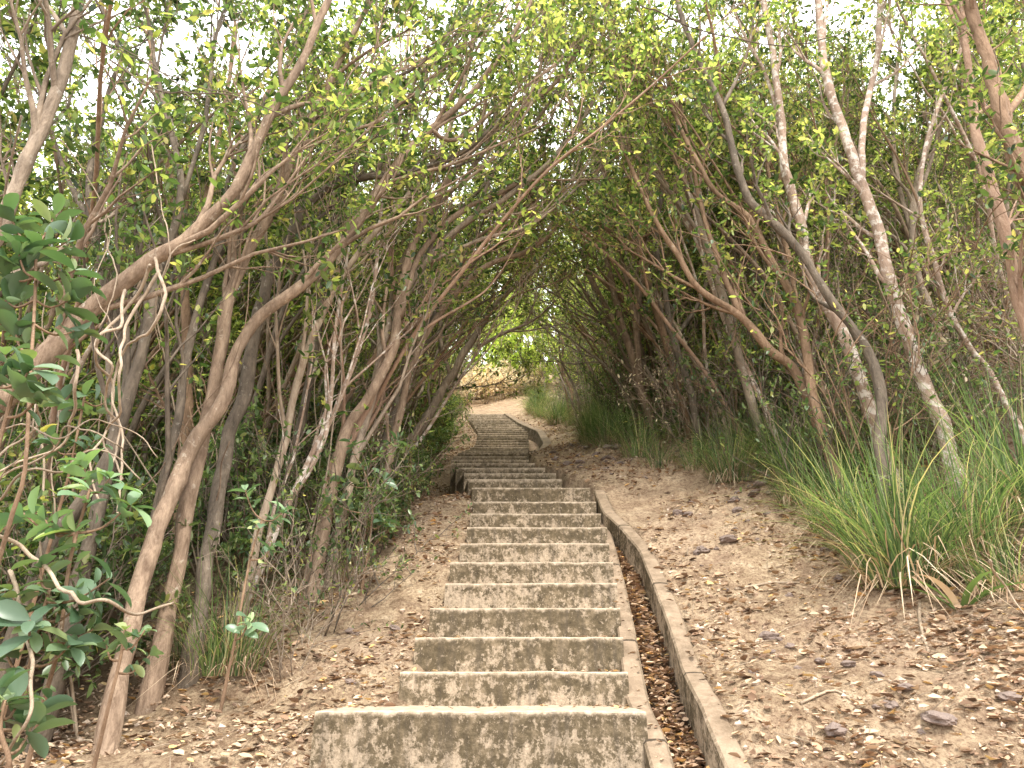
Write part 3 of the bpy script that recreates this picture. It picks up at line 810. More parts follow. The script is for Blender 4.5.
for k in protos:
    for o in protos[k]:
        o['_p'] = 1
def put(o, x, y, rz, sc, label, cat, group):
    if o.name in used: c = copy_tree(o)
    else: used.add(o.name); c = o
    if '_p' in c: del c['_p']
    c.location = (x, y, terrain(x, y, False)); c.rotation_euler = (0, 0, rz); c.scale = (sc, sc, sc*random.uniform(.92,1.08))
    tag(c, label, cat, group)
    return c
def guard(x, y):
    # keep the ground in front of the big trunks open
    px = 512 + x / y * 720
    return (60 < px < 262 and y < 5.2) or (780 < px < 1000 and y < 5.4)
def px_left(x, y): return 512 + x / y * 720
def free(x, y, r):
    for (a, b) in TREES:
        if (a-x)**2+(b-y)**2 < r*r: return False
    TREES.append((x, y)); return True

cnt = 0; tries = 0
while cnt < 105 and tries < 6000:
    tries += 1
    y = random.uniform(3.8, 23); x = xl(y) - random.uniform(2.3 if y < 11 else 1.1, 15)
    if x < -1.05*y - .5: continue
    if not free(x, y, .62): continue
    put(random.choice(protos['L']), x, y, random.uniform(-.7,.7), random.uniform(.8,1.1),
        'leafy woodland tree in the crowd behind the leaning trunks on the left', 'tree', 'woodland trees filling the left slope'); cnt += 1
cnt = 0; tries = 0
while cnt < 105 and tries < 6000:
    tries += 1
    y = random.uniform(5.2, 24); x = x_wo(y) + random.uniform(1.8, 16)
    if x > 1.05*y + .5: continue
    if y < 7 and x < 3.2: continue
    if not free(x, y, .62): continue
    put(random.choice(protos['R']), x, y, math.pi+random.uniform(-.8,.8), random.uniform(.8,1.1),
        'thin upright woodland tree in the crowd behind the spotted trunks on the right', 'tree', 'woodland trees filling the right slope'); cnt += 1
cnt = 0; tries = 0
while cnt < 190 and tries < 9000:
    tries += 1
    y = random.uniform(5.6, 19); x = x_wo(y) + 1.5 + random.random()**1.3*7
    if x > .95*y + .3: continue
    if y < 6.6 and x < 2.6: continue
    if not free(x, y, .27): continue
    put(random.choice(protos['S']), x, y, random.uniform(0,6.28), random.uniform(.65,1.1),
        'wiry thin sapling in the dense thicket on the right bank', 'sapling', 'wiry saplings of the right-hand thicket'); cnt += 1
cnt = 0; tries = 0
while cnt < 20 and tries < 3000:
    tries += 1
    y = random.uniform(6.5, 19); x = xl(y) - random.uniform(1.1, 3.5)
    if not free(x, y, .4): continue
    put(random.choice(protos['S']), x, y, random.uniform(-1,1), random.uniform(.7,1.1),
        'wiry thin sapling beside the left edge of the winding steps', 'sapling', 'wiry saplings left of the winding steps'); cnt += 1
# trees whose crowns close the tunnel over the far steps
k = 0
for y in frange(8.2, 20.5, 1.7):
    for s in (-1, 1):
        ex = .55 if y < 9 else 0
        x = (xl(y) - random.uniform(.8,1.2) - ex) if s < 0 else (x_wo(y) + random.uniform(.75,1.2) + ex)
        if y > 18.5 and s < 0: continue
        if s > 0 and int(y*10) % 2: continue
        TREES.append((x, y))
        put(random.choice(protos['T']), x, y + random.uniform(-.2,.2), (0 if s < 0 else math.pi)+random.uniform(-.4,.4), random.uniform(1.1,1.25) if y < 12.5 else random.uniform(.9,1.0),
            ('arching tree lining the left of the winding upper steps' if s < 0 else 'arching tree lining the right of the winding upper steps'), 'tree',
            ('arching trees along the left of the upper steps' if s < 0 else 'arching trees along the right of the upper steps'))
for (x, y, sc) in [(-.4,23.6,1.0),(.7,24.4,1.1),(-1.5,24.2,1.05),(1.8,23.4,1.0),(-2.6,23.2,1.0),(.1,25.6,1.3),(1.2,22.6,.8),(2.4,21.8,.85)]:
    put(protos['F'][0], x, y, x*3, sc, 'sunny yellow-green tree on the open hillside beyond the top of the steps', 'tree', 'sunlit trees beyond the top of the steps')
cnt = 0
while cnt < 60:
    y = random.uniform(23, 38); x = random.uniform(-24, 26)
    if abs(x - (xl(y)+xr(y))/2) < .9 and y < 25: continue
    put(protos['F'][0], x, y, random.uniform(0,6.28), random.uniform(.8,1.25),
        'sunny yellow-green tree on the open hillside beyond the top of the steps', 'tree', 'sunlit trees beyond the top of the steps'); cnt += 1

# ------------------------------------------------------------------ shrubs
def proto_shrub(h, leafm, bark, n, dens, lsize):
    mb = MB(); cr = Crown(); LEAFC[0] = dens; LEAFC[1] = lsize
    sp = [dict(n=6, t0=.15, len=h*.5, ang=.8), dict(n=4, t0=.2, len=h*.25, ang=.9)]
    for i in range(n):
        a = random.random()*6.28; d = Vector((math.cos(a)*.6, math.sin(a)*.6, 1))
        pts = wander(Vector((math.cos(a)*.04, math.sin(a)*.04, -.06)), d, h*random.uniform(.7,1.1), 6, .18)
        r = [.009*(1-.7*j/6) for j in range(7)]
        mb.tube(pts, r, 5); grow(mb, cr, pts, r, 0, sp)
    root = empty('shrub'); mb.build('stem', M[bark], root, Vector((0,0,0))); cr.build('foliage', M[leafm], root, (0,0,0))
    return root
shr = [proto_shrub(.95, 'leaf_dark', 'bark_dark', 6, 9, .06), proto_shrub(1.1, 'leaf', 'bark_brown', 6, 8, .055), proto_shrub(.85, 'leaf_dark', 'bark_brown', 5, 8, .075)]
lit = proto_shrub(1.2, 'leaf_light', 'bark_grey', 6, 9, .06)
cnt = 0; tries = 0; SH = []
def shfree(x, y, r):
    for (a, b) in SH:
        if (a-x)**2+(b-y)**2 < r*r: return False
    SH.append((x, y)); return True
while cnt < 150 and tries < 9000:
    tries += 1
    y = 3.0 + random.random()**1.3*14; x = xl(y) - (.85 if y < 6 else 1.15) - random.random()*4.8 - (.25 if y < 5 else 0)
    if x < -1.0*y: continue
    if px_left(x, y) > 300 and y < 5 and random.random() < .4: continue
    if not shfree(x, y, .36): continue
    if guard(x, y) and random.random() < .5: continue
    put(random.choice(shr), x, y, random.uniform(0,6.28), random.uniform(.38,.66) if guard(x, y) else random.uniform(.7,1.25), 'dark leafy undergrowth shrub among the trunks on the left slope', 'shrub', 'undergrowth shrubs on the left slope'); cnt += 1
cnt = 0; tries = 0
while cnt < 46 and tries < 5000:
    tries += 1
    y = random.uniform(6.5, 19); x = x_wo(y) + 1.7 + random.random()*5
    if x > .95*y: continue
    if not shfree(x, y, .5): continue
    put(shr[1] if random.random() < .5 else lit, x, y, random.uniform(0,6.28), random.uniform(.7,1.3), 'leafy undergrowth shrub inside the thicket on the right bank', 'shrub', 'undergrowth shrubs on the right bank'); cnt += 1
SLIM = [dict(n=7, t0=.5, len=.8, ang=.5), dict(n=5, t0=.25, len=.42, ang=.7), dict(n=2, t0=.3, len=.2, ang=.8)]
def slim_tree(bark, leafm, forks, lean):
    LEAFC[0] = 4; LEAFC[1] = .056
    mb = MB(); cr = Crown(); h = random.uniform(4.2, 5.4)
    pts = [Vector((0,0,-.1))]; d = Vector((lean*.15, random.gauss(0,.1), 1)); n = 10
    for i in range(n):
        d = (d.normalized() + rvec()*.17 + Vector((lean*.07, 0, .05))).normalized(); pts.append(pts[-1] + d*h/n)
    r0 = random.uniform(.022,.036); rads = [r0*(1.25 if i == 0 else 1-.75*i/n) for i in range(n+1)]
    sp_, sr_ = smooth_path(pts, rads, 3); mb.tube(sp_, sr_, 7); grow(mb, cr, sp_, sr_, 0, SLIM)
    for q in range(forks):
        i = random.randint(4, 14); t = (sp_[i+1]-sp_[i]).normalized(); d = (t + rvec()*.55).normalized()
        fp = wander(sp_[i], d, h*random.uniform(.45,.65), 8, .17, .09); fr = [sr_[i]*.72*(1-.7*j/8) for j in range(9)]
        fp, fr = smooth_path(fp, fr, 3); mb.tube(fp, fr, 6); grow(mb, cr, fp, fr, 0, SLIM)
    root = empty('slim_tree'); mb.build('trunk', M[bark], root, Vector((0,0,0))); cr.build('crown', M[leafm], root, (0,0,0))
    return root
SL6 = [slim_tree(b, l, f, 1.0) for b, l, f in (('bark_lichen','leaf_light',1),('bark_red','leaf',2),('bark_grey','leaf_light',2),('bark_dark','leaf',1),('bark_rust','leaf_light',1),('bark_brown','leaf',3),('bark_lichen','leaf',2),('vine','leaf_light',2))]
cnt = 0; tries = 0
while cnt < 100 and tries < 12000:
    tries += 1
    y = random.uniform(5.4, 12.5); x = x_wo(y) + 1.35 + random.random()*4.6
    if x > .85*y or (y < 6.2 and x < 2.3) or not free(x, y, .2): continue
    put(random.choice(SL6), x, y, math.pi+random.uniform(-.9,.9), random.uniform(.85,1.15), 'slim bare-stemmed tree packed among others behind the grass on the right', 'tree', 'slim trees packed behind the right-hand grass'); cnt += 1
cnt = 0; tries = 0
while cnt < 60 and tries < 9000:
    tries += 1
    y = random.uniform(4.6, 11); x = xl(y) - .85 - random.random()*4.2
    if x < -.85*y or not free(x, y, .25): continue
    put(random.choice(SL6), x, y, random.uniform(-.9,.9), random.uniform(.85,1.15), 'slim bare-stemmed tree packed among the leaning trunks on the left', 'tree', 'slim trees packed among the left-hand trunks'); cnt += 1
# leafless brush and low greenery
def proto_brush(n, h, leafn, mats):
    mb = MB(); cr = Crown(); LEAFC[0] = leafn; LEAFC[1] = .05
    sp = [dict(n=6, t0=.1, len=h*.45, ang=.8, up=.0), dict(n=4, t0=.1, len=h*.22, ang=.9, up=-.03)]
    for i in range(n):
        a = random.random()*6.28; q = random.random()*.18
        d = Vector((math.cos(a)*.5, math.sin(a)*.5, 1))
        pts = wander(Vector((math.cos(a)*q, math.sin(a)*q, -.06)), d, h*random.uniform(.6,1.1), 7, .2, .03)
        r = [.0065*random.uniform(.6,1.2)*(1-.7*j/7) for j in range(8)]
        mb.tube(pts, r, 5); grow(mb, cr, pts, r, 0, sp)
    root = empty('brushwood'); mb.build('stem', M[mats[0]], root, Vector((0,0,0))); cr.build('foliage', M[mats[1]], root, (0,0,0))
    return root
BR = [proto_brush(7, 1.4, 2, ('bark_grey','leaf')), proto_brush(8, 1.8, 3, ('bark_brown','leaf')), proto_brush(6, 1.1, 1, ('vine','leaf_dry')), proto_brush(7, 1.3, 4, ('bark_dark','leaf_dark'))]
cnt = 0; tries = 0; BP = []
while cnt < 130 and tries < 9000:
    tries += 1
    y = random.uniform(4.9, 17); x = x_wo(y) + 1.35 + random.random()**1.4*5
    if x > .95*y or (y < 6 and x < 2.3): continue
    if any((a-x)**2+(b-y)**2 < .3**2 for a, b in BP): continue
    BP.append((x, y)); put(random.choice(BR), x, y, random.uniform(0,6.28), random.uniform(.7,1.15), 'tangled wiry brushwood with few leaves low in the thicket on the right', 'brush', 'tangled brushwood in the right-hand thicket'); cnt += 1
cnt = 0; tries = 0
while cnt < 58 and tries < 9000:
    tries += 1
    y = 3.9 + random.random()**1.4*10; x = xl(y) - (.55 if y < 6 else 1.15) - random.random()**1.5*3.5
    if x < -.95*y or guard(x, y): continue
    if any((a-x)**2+(b-y)**2 < .35**2 for a, b in BP): continue
    BP.append((x, y)); put(random.choice(BR), x, y, random.uniform(0,6.28), random.uniform(.6,1.0), 'tangled wiry brushwood at the feet of the trees on the left', 'brush', 'tangled brushwood under the left-hand trees'); cnt += 1
lowg = proto_shrub(.8, 'leaf_far', 'bark_brown', 7, 12, .08)
for i in range(46):
    y = random.uniform(21.5, 25.5); x = random.uniform(-5, 5)
    if abs(x - (xl(y)+xr(y))/2) < .7 and y < 23: continue
    put(lowg, x, y, random.uniform(0,6.28), random.uniform(.9,1.6), 'sunlit yellow-green bush beyond the head of the steps', 'bush', 'sunlit bushes beyond the head of the steps')
for i in range(26):
    y = 5.0 + i*.16; x = xl(y) - random.uniform(.62, 1.3)
    put(shr[(i*2) % 3], x, y, random.uniform(0,6.28), random.uniform(.35,.75), 'low dark shrub along the bare soil left of the middle steps', 'shrub', 'low shrubs left of the middle steps')
for i in range(24):
    y = 8.6 + i*.45; x = xl(y) - random.uniform(.45, 1.0)
    put(shr[i % 3], x, y, random.uniform(0,6.28), random.uniform(.5,.95), 'dark shrub crowding the left side of the winding upper steps', 'shrub', 'shrubs crowding the left of the upper steps')
# dry sunlit brush at the head of the path
dry = proto_shrub(.9, 'leaf_dry', 'dead', 6, 6, .075)
for i, (x, y) in enumerate([(-1.5,20.4),(-.9,21.3),(-1.3,22.4),(-.3,22.3),(.1,23.3),(-2.2,21.4),(-.7,23.4),(.8,24.0),(-1.9,20.9),(-.5,21.7),(-1.6,19.6),(.4,22.9)]):
    put(dry, x, y, i*1.1, random.uniform(1.0,1.35), 'dry reddish brown bush in sunlight where the steps bend away', 'bush', 'dry bushes at the head of the steps')

# ------------------------------------------------------------------ grass
def tussock(nb, h, spread, wdt, dryfrac, name='grass_tussock', droop=1.0):
    def blades(count, hh, flat=1.0):
        V = []; Fc = []; R = []
        for _ in range(count):
            a = random.random()*6.28; r0 = random.random()**.5*spread*.2
            p = Vector((math.cos(a)*r0, math.sin(a)*r0, -.03)); a += random.gauss(0,.5)
            out = Vector((math.cos(a), math.sin(a), 0)); L = hh*random.uniform(.35,1.2)
            tilt = random.uniform(.05,.85)*1.25*flat + (flat-1)*.5; n = 6; w = wdt*random.uniform(.6,1.2)
            side = out.cross(Vector((0,0,1))).normalized(); rr = random.random()
            ang = tilt*.5; b0 = len(V)
            for i in range(n+1):
                t = i/n; ww = w*(1-t**2.2)*.5+.0004
                V.append(p + side*ww); V.append(p - side*ww + Vector((0,0,.0)))
                d = out*math.sin(ang) + Vector((0,0,math.cos(ang)))
                p = p + d*(L/n); ang = min(2.3, ang + tilt*.33*droop*random.uniform(.6,1.3))
            for i in range(n):
                q = b0+i*2; Fc.append((q, q+1, q+3, q+2)); R.append(rr)
        return V, Fc, R
    root = empty(name)
    for nm, c, hh, mt in (('green_blades', int(nb*(1-dryfrac)), h, 'grass'), ('dry_blades', int(nb*dryfrac), h*.66, 'grass_dry')):
        V, Fc, R = blades(c, hh, 1.0 if nm == 'green_blades' else 1.7)
        me = bpy.data.meshes.new(nm); me.from_pydata([tuple(v) for v in V], [], Fc); me.materials.append(M[mt])
        at = me.attributes.new('rnd','FLOAT','FACE'); at.data.foreach_set('value', R); me.update()
        o = bpy.data.objects.new(nm, me); COL.objects.link(o); o.parent = root
    return root
TS = [tussock(560, .92, 1.0, .0065, .36), tussock(420, .72, 1.1, .0055, .42), tussock(280, .5, .95, .005, .4)]
def grass_at(px, py, proto, sc, label, group=None):
    p = ground_hit(px, py); return put(proto, p.x, p.y, random.uniform(0,6.28), sc, label, 'grass', group)
grass_at(905, 585, TS[0], 1.12, 'big arching green grass clump with dry straw base on the right bank')
grass_at(845, 530, TS[1], .95, 'medium grass clump just left of the biggest one on the right bank')
grass_at(975, 560, TS[0], .95, 'tall grass clump rising behind the strap-leaved plant at the right edge')
grass_at(1030, 520, TS[0], 1.1, 'very tall grass clump cut by the right edge of the photo')
grass_at(228, 672, TS[1], .95, 'green and yellow grass clump at the foot of the left trunks')
grass_at(190, 668, TS[2], .9, 'short grass clump crowding the base of the larger one on the left')
cnt = 0; tries = 0
while cnt < 34 and tries < 4000:
    tries += 1
    y = random.uniform(4.6, 12.5); x = x_wo(y) + (1.35 if y < 8 else 1.0) + random.random()**1.5*3.2
    if y < 5.4 and x < 2.6: continue
    if x > .85*y: continue
    if not shfree(x, y, .3): continue
    put(random.choice(TS[:2] if y < 7 else TS), x, y, random.uniform(0,6.28), random.uniform(.6,1.0), 'grass clump edging the thicket on the right bank', 'grass', 'grass clumps under the right-hand thicket'); cnt += 1
for i, (px, py) in enumerate([(540,400),(552,402),(568,412),(585,425),(603,440),(620,448),(640,458),(660,468),(530,396),(700,470),(730,482),(612,430)]):
    grass_at(px, py, TS[2 if i % 2 else 1], .85, 'bright grass clump beside the bare bank right of the winding steps', 'bright grass clumps along the far right bank')

for i in range(26):
    y = 8.5 + i*.42; x = x_wo(y) + (random.uniform(.75, 1.3) if y < 14 else random.uniform(.4, .9))
    put(TS[i % 3], x, y, random.uniform(0,6.28), random.uniform(.7,1.0), 'bright grass clump beside the bare bank right of the winding steps', 'grass', 'bright grass clumps along the far right bank')
cnt = 0
while cnt < 60:
    y = random.uniform(3.0, 9); left = random.random() < .55
    if left and y < 4.6: continue
    x = xl(y) - .6 - random.random()*1.0 if left else x_wo(y) + 1.1 + random.random()*1.2
    if not left and y < 4.4: continue
    put(shr[random.randrange(3)], x, y, random.uniform(0,6.28), random.uniform(.18,.42), ('tiny leafy seedling at the edge of the undergrowth on the left' if left else 'tiny leafy seedling at the edge of the grass on the right'), 'seedling', ('seedlings along the left edge of the bare soil' if left else 'seedlings along the right edge of the bare soil')); cnt += 1
# strap leaved plant at the right edge
def strap_plant(px, py):
    p0 = ground_hit(px, py); root = empty('strap_leaved_plant', p0)
    tag(root, 'plant with wide pale green strap leaves at the right edge below the grass', 'plant')
    for k in range(9):
        a = k*2.4 + .4; out = Vector((math.cos(a), math.sin(a), 0)); side = Vector((-out.y, out.x, 0))
        V = []; Fc = []; p = Vector((0,0,-.03)); ang = random.uniform(.25,.8); L = random.uniform(.32,.55); n = 8
        for i in range(n+1):
            t = i/n; w = .019*(math.sin(math.pi*min(1,t*.75+.22)))**.7*(1-t**4)+.0006
            V += [p+side*w+Vector((0,0,w*.5)), p, p-side*w+Vector((0,0,w*.5))]
            p = p + (out*math.sin(ang)+Vector((0,0,math.cos(ang))))*(L/n); ang += random.uniform(.08,.24)
        for i in range(n):
            q = i*3; Fc += [(q,q+1,q+4,q+3),(q+1,q+2,q+5,q+4)]
        me = bpy.data.meshes.new('leaf'); me.from_pydata([tuple(v) for v in V], [], Fc); me.materials.append(M['grass'] if k % 4 else M['grass_dry'])
        at = me.attributes.new('rnd','FLOAT','FACE'); at.data.foreach_set('value', [random.uniform(.3,.8)]*len(Fc))
        me.polygons.foreach_set('use_smooth',[True]*len(Fc)); me.update()
        o = bpy.data.objects.new('leaf', me); COL.objects.link(o); o.parent = root
strap_plant(962, 612)
for q, p_, sc, lb in [((935,575),1,.8,'rounded grass clump between the biggest clump and the strap-leaved plant'),((870,548),2,1.0,'short ragged grass clump filling the left flank of the biggest clump'),((800,505),1,.75,'drier grass clump at the foot of the brown tree bending over the grass'),((735,478),1,.7,'half dry grass clump low in front of the brown brushwood'),((1010,590),2,1.0,'straggly low grass clump right of the strap-leaved plant')]:
    grass_at(q[0], q[1], TS[p_], sc, lb)

# ------------------------------------------------------------------ broad leaved shrubs on the near left
def broad(label, stem, dd, rosettes, size=.1, per=7):
    """stem: px polyline from low to high; rosettes: px points the side shoots reach"""
    ds = [dd[0]+(dd[1]-dd[0])*i/(len(stem)-1) for i in range(len(stem))]
    pts = [P(q[0], q[1], d) for q, d in zip(stem, ds)]
    p = pts[0].copy(); ext = []
    while p.z > terrain(p.x, p.y, False)-.05 and len(ext) < 40:
        p = p + Vector((-.015,.02,-.12)); ext.append(p.copy())
    pts = list(reversed(ext)) + pts
    rads = [.011*(1-.6*i/len(pts)) for i in range(len(pts))]
    mb = MB(); cr = Crown(); sp_, sr_ = smooth_path(pts, rads, 3); mb.tube(sp_, sr_, 6)
    org = pts[0].copy(); org.z = terrain(org.x, org.y, False)
    tips = [(pts[-1], (pts[-1]-pts[-2]).normalized())]
    for (px, py, dd_) in rosettes:
        d = ds[-1]+dd_; tgt = P(px, py, d)
        i = min(range(len(sp_)), key=lambda k: (sp_[k]-tgt).length + max(0, sp_[k].z-tgt.z+.05)*2)
        a = sp_[i]; mid = a.lerp(tgt, .5) + Vector((0,0,-.03))
        pp, rr = smooth_path([a, mid, tgt], [.005,.004,.0025], 3); mb.tube(pp, rr, 5)
        tips.append((tgt, (tgt-mid).normalized()))
        for q in (.45,.75): cr.rosette(a.lerp(tgt,q), (tgt-a).normalized(), 2, size*.85)
    for t, ax in tips:
        cr.rosette(t, (ax+Vector((0,-.25,.55))+rvec()*.25).normalized(), per, size)
    root = empty('broad_leaved_shrub', org); tag(root, label, 'shrub')
    mb.build('stem', M['bark_brown'], root, org); cr.build('foliage', M['leaf_broad'], root, tuple(org), BIG, rng.uniform(.8,1.15,len(cr.p)), True)
broad('broad-leaved shrub filling the left edge above the middle with bluish leaves', [(25,470),(30,380),(35,300),(36,245)], (2.0,2.05),
      [(10,215,0),(70,240,.05),(75,270,0),(5,270,0),(15,330,0),(70,300,.05),(80,330,.1),(5,300,.05),(55,215,.15),(18,250,-.05)], .11)
broad('lowest broad leaf cluster hanging at the left edge beside the vines', [(-20,520),(0,440),(15,385)], (1.75,1.75), [(30,368,0),(45,390,0),(-10,370,0),(5,355,.05)], .10, 6)
broad('broad-leaved sprig with a pale whorl of leaves in front of the left trunks', [(60,640),(70,560),(90,490)], (2.2,2.2), [(110,478,0),(85,462,.05),(130,505,.05),(45,520,0),(20,510,0),(75,530,0)], .10)
broad('low broad-leaved shrub in the bottom left with round leaves on thin twigs', [(20,720),(35,640),(50,590)], (2.1,2.1), [(85,600,0),(110,578,.0),(40,560,0),(10,590,0),(75,640,0),(30,620,-.1),(100,625,.1),(5,650,0)], .095)
broad('leafy sprout beside the foot of the long reddish trunk', [(110,700),(120,660),(125,630)], (2.6,2.6), [(145,630,0),(150,655,.1),(105,640,0)], .08, 5)
broad('small broad-leaved sapling between the left grass clump and the trunks', [(235,640),(250,560),(262,520)], (3.6,3.6), [(285,510,0),(245,490,0),(275,545,0),(250,620,-.1)], .10, 6)
broad('twiggy shrub with drooping leaves beside the slender brown tree', [(370,540),(372,500),(362,465)], (4.6,4.6), [(385,480,0),(345,480,.1),(330,500,0),(385,520,0),(395,440,.1),(350,440,0)], .12, 6)
broad('broad-leaved shoot in the shade under the slanting brown trunk', [(70,470),(80,420),(85,395)], (2.9,2.9), [(110,400,.1),(60,400,.1),(95,440,0),(50,440,0)], .10, 6)
broad('broad-leaved tuft low in the far bottom left corner', [(10,768),(0,730),(5,700)], (1.9,1.9), [(35,720,.1),(-5,690,0),(25,690,.1),(50,700,.2)], .09, 6)

# ------------------------------------------------------------------ vines and dead wood
def vine(label, lines, d, r, name='vine', mat='vine', cat='vine'):
    mb = MB(); org = None
    for k, pl in enumerate(lines):
        pts = [P(q[0], q[1], d + .12*math.sin(i*1.3+k)) for i, q in enumerate(pl)]
        if org is None: org = pts[-1].copy()
        sp_, _ = smooth_path(pts, [1]*len(pts), 6)
        for i in range(1, len(sp_)): sp_[i] = sp_[i] + Vector((noise.noise(sp_[i]*9), noise.noise(sp_[i]*9+Vector((5,5,5))), noise.noise(sp_[i]*9+Vector((1,7,3)))))*.018
        rr = r*random.uniform(.7,1.15)
        mb.tube(sp_, [rr*(1-.5*i/len(sp_)) for i in range(len(sp_))], 6)
    root = mb.build(name, M[mat], None, org); tag(root, label, cat); return root
vine('tangle of pale looping vines hanging under the slanting brown trunk', [
  [(150,265),(135,300),(110,325),(95,345),(110,365),(105,400),(118,430),(110,470)],
  [(160,270),(130,320),(122,345),(118,375),(120,410),(105,440),(125,480)],
  [(125,290),(120,325),(100,335),(97,360),(115,385),(108,430),(90,460),(100,500)],
  [(155,258),(165,300),(150,330),(128,345),(114,390),(122,440),(118,520)],
  [(77,350),(78,385),(70,420),(60,445),(20,460),(-10,480)]], 2.75, .0075)
vine('loose pale vine loops lying across the shrubs at the left edge', [
  [(-20,470),(20,440),(40,420),(36,405),(34,430),(20,455),(-20,500)],
  [(-20,490),(50,450),(70,425),(110,445),(125,450)],
  [(-20,440),(20,425),(60,440),(90,420),(130,430),(160,460)],
  [(0,500),(30,470),(60,470),(95,450),(140,480)]], 2.4, .005)
vine('thin wiry vines bundled around the slanting trunk where it rises', [
  [(60,140),(90,180),(110,230),(95,290),(120,340)], [(110,190),(105,240),(118,280),(100,330)], [(150,140),(160,200),(170,250),(155,300),(160,350)],
  [(195,240),(170,255),(160,290),(175,330)]], 3.0, .005)
vine('bleached bare branch curving through the leaves at lower left', [
  [(-20,535),(20,545),(50,575),(80,598),(110,603),(140,614),(172,604)], [(10,570),(25,630),(32,680),(25,720),(0,760)]], 2.0, .0075, 'dead_branch', 'dead', 'branch')
vine('fine bare twigs arching across the top left over the trunks', [
  [(-10,10),(60,30),(120,50),(180,80),(260,100)], [(60,0),(110,40),(160,70),(200,110)], [(110,60),(160,90),(230,95),(300,125)]], 2.6, .005, 'dead_branch', 'bark_dark', 'branch')
vine('long thin dark branch arching between the tall trunks at top right', [[(640,5),(700,30),(770,45),(820,40),(870,20),(900,-10)]], 3.6, .006, 'dead_branch', 'bark_dark', 'branch')
vine('pale fallen frond stalk sloping down at the right edge', [[(990,560),(1005,585),(1030,620)]], 3.2, .007, 'dead_branch', 'dead', 'branch')
random.seed(77)
def liana(x, y, label, group):
    z = terrain(x, y, False); h = random.uniform(1.2, 3.2); mb = MB()
    for q in range(random.choice((1,2,3))):
        pts = [Vector((x, y, z-.05))]; d = Vector((random.gauss(0,.35), random.gauss(0,.2), 1))
        n = 9
        for i in range(n):
            d = (d.normalized() + rvec()*.33 + Vector((0,0,.12))).normalized(); pts.append(pts[-1] + d*h/n)
        r = random.uniform(.003,.008); sp_, _ = smooth_path(pts, [1]*len(pts), 3)
        mb.tube(sp_, [r*(1-.4*i/len(sp_)) for i in range(len(sp_))], 5)
    o = mb.build('liana', M[random.choice(('vine','dead','bark_grey','bark_red'))], None, Vector((x, y, z))); tag(o, label, 'vine', group)
k = 0
while k < 60:
    y = random.uniform(3.3, 10); x = xl(y) - .8 - random.random()*3
    if x < -.9*y: continue
    liana(x, y, 'thin winding bare stem rising between the trunks on the left', 'thin bare stems among the left trees'); k += 1
k = 0
while k < 70:
    y = random.uniform(5.2, 11); x = x_wo(y) + 1.3 + random.random()*3.6
    if x > .9*y: continue
    liana(x, y, 'thin winding bare stem rising out of the grass on the right', 'thin bare stems in the right thicket'); k += 1
def lying(label, pl, r):
    mb = MB(); pts = []
    for q in pl:
        p = ground_hit(*q); p.z = terrain(p.x, p.y, True)+r*.8; pts.append(p)
    sp_, rr = smooth_path(pts, [r*(1-.6*i/len(pts)) for i in range(len(pts))], 4)
    mb.tube(sp_, rr, 6); o = mb.build('fallen_branch', M['dead'], None, pts[0].copy()); tag(o, label, 'branch')
lying('pale split stick lying below the big grass clump on the right', [(922,590),(920,620),(928,650)], .012)
lying('long thin stick lying across the middle of the right bank', [(735,588),(770,582),(800,585)], .009)
lying('short bare stick lying beside the left edge of the lower steps', [(395,470),(372,492),(350,520)], .011)
lying('bent twig lying among leaves at the lower right', [(800,700),(835,690),(860,704)], .007)

# ------------------------------------------------------------------ stones
def stone_proto():
    import bmesh
    bm = bmesh.new(); bmesh.ops.create_icosphere(bm, subdivisions=3, radius=1)
    sd = Vector((random.random()*50, random.random()*50, 0))
    for v in bm.verts:
        n = v.co.normalized(); k = 1 + .45*noise.noise(n*1.3+sd) + .15*noise.noise(n*3+sd)
        v.co = n*k; v.co.z *= .55
    me = bpy.data.meshes.new('stone'); bm.to_mesh(me); bm.free(); me.materials.append(M['stone'])
    return me
sm = [stone_proto() for _ in range(5)]
def stone(p, s, label, group):
    o = bpy.data.objects.new('stone', random.choice(sm)); COL.objects.link(o)
    o.location = (p.x, p.y, terrain(p.x, p.y, True) + s*.12); o.rotation_euler = (random.uniform(-.3,.3), random.uniform(-.3,.3), random.uniform(0,6.28))
    o.scale = (s, s*random.uniform(.7,1.1), s*random.uniform(.7,1)); tag(o, label, 'stone', group)
for q, s in [((768,632),.05),((848,664),.035),((790,642),.03),((905,684),.035),((940,722),.06),((836,734),.04),((838,578),.035),((700,550),.035),((770,520),.04),((1010,700),.05)]:
    stone(ground_hit(*q), s, 'small dark stone bedded in the dirt of the right bank', 'stones on the right bank')
for q, s in [((352,632),.045),((395,626),.035),((350,690),.03)]:
    stone(ground_hit(*q), s, 'grey stone half buried in the dirt left of the lower steps', 'stones left of the lower steps')
for _ in range(46):
    y = 2.5 + random.random()*2.6; x = x_wo(y) + .15 + random.random()*1.7
    stone(Vector((x, y, 0)), .010 + .03*random.random()**2, 'tiny pebble-sized stone lying in the litter of the right bank', 'tiny stones in the litter of the right bank')
for _ in range(90):
    y = random.uniform(4.6, 10.5); x = x_wo(y) + random.uniform(.15, 1.4)
    stone(Vector((x, y, 0)), random.uniform(.02,.07), 'dark rubble stone on the upper bank beside the bend in the steps', 'rubble stones on the upper right bank')

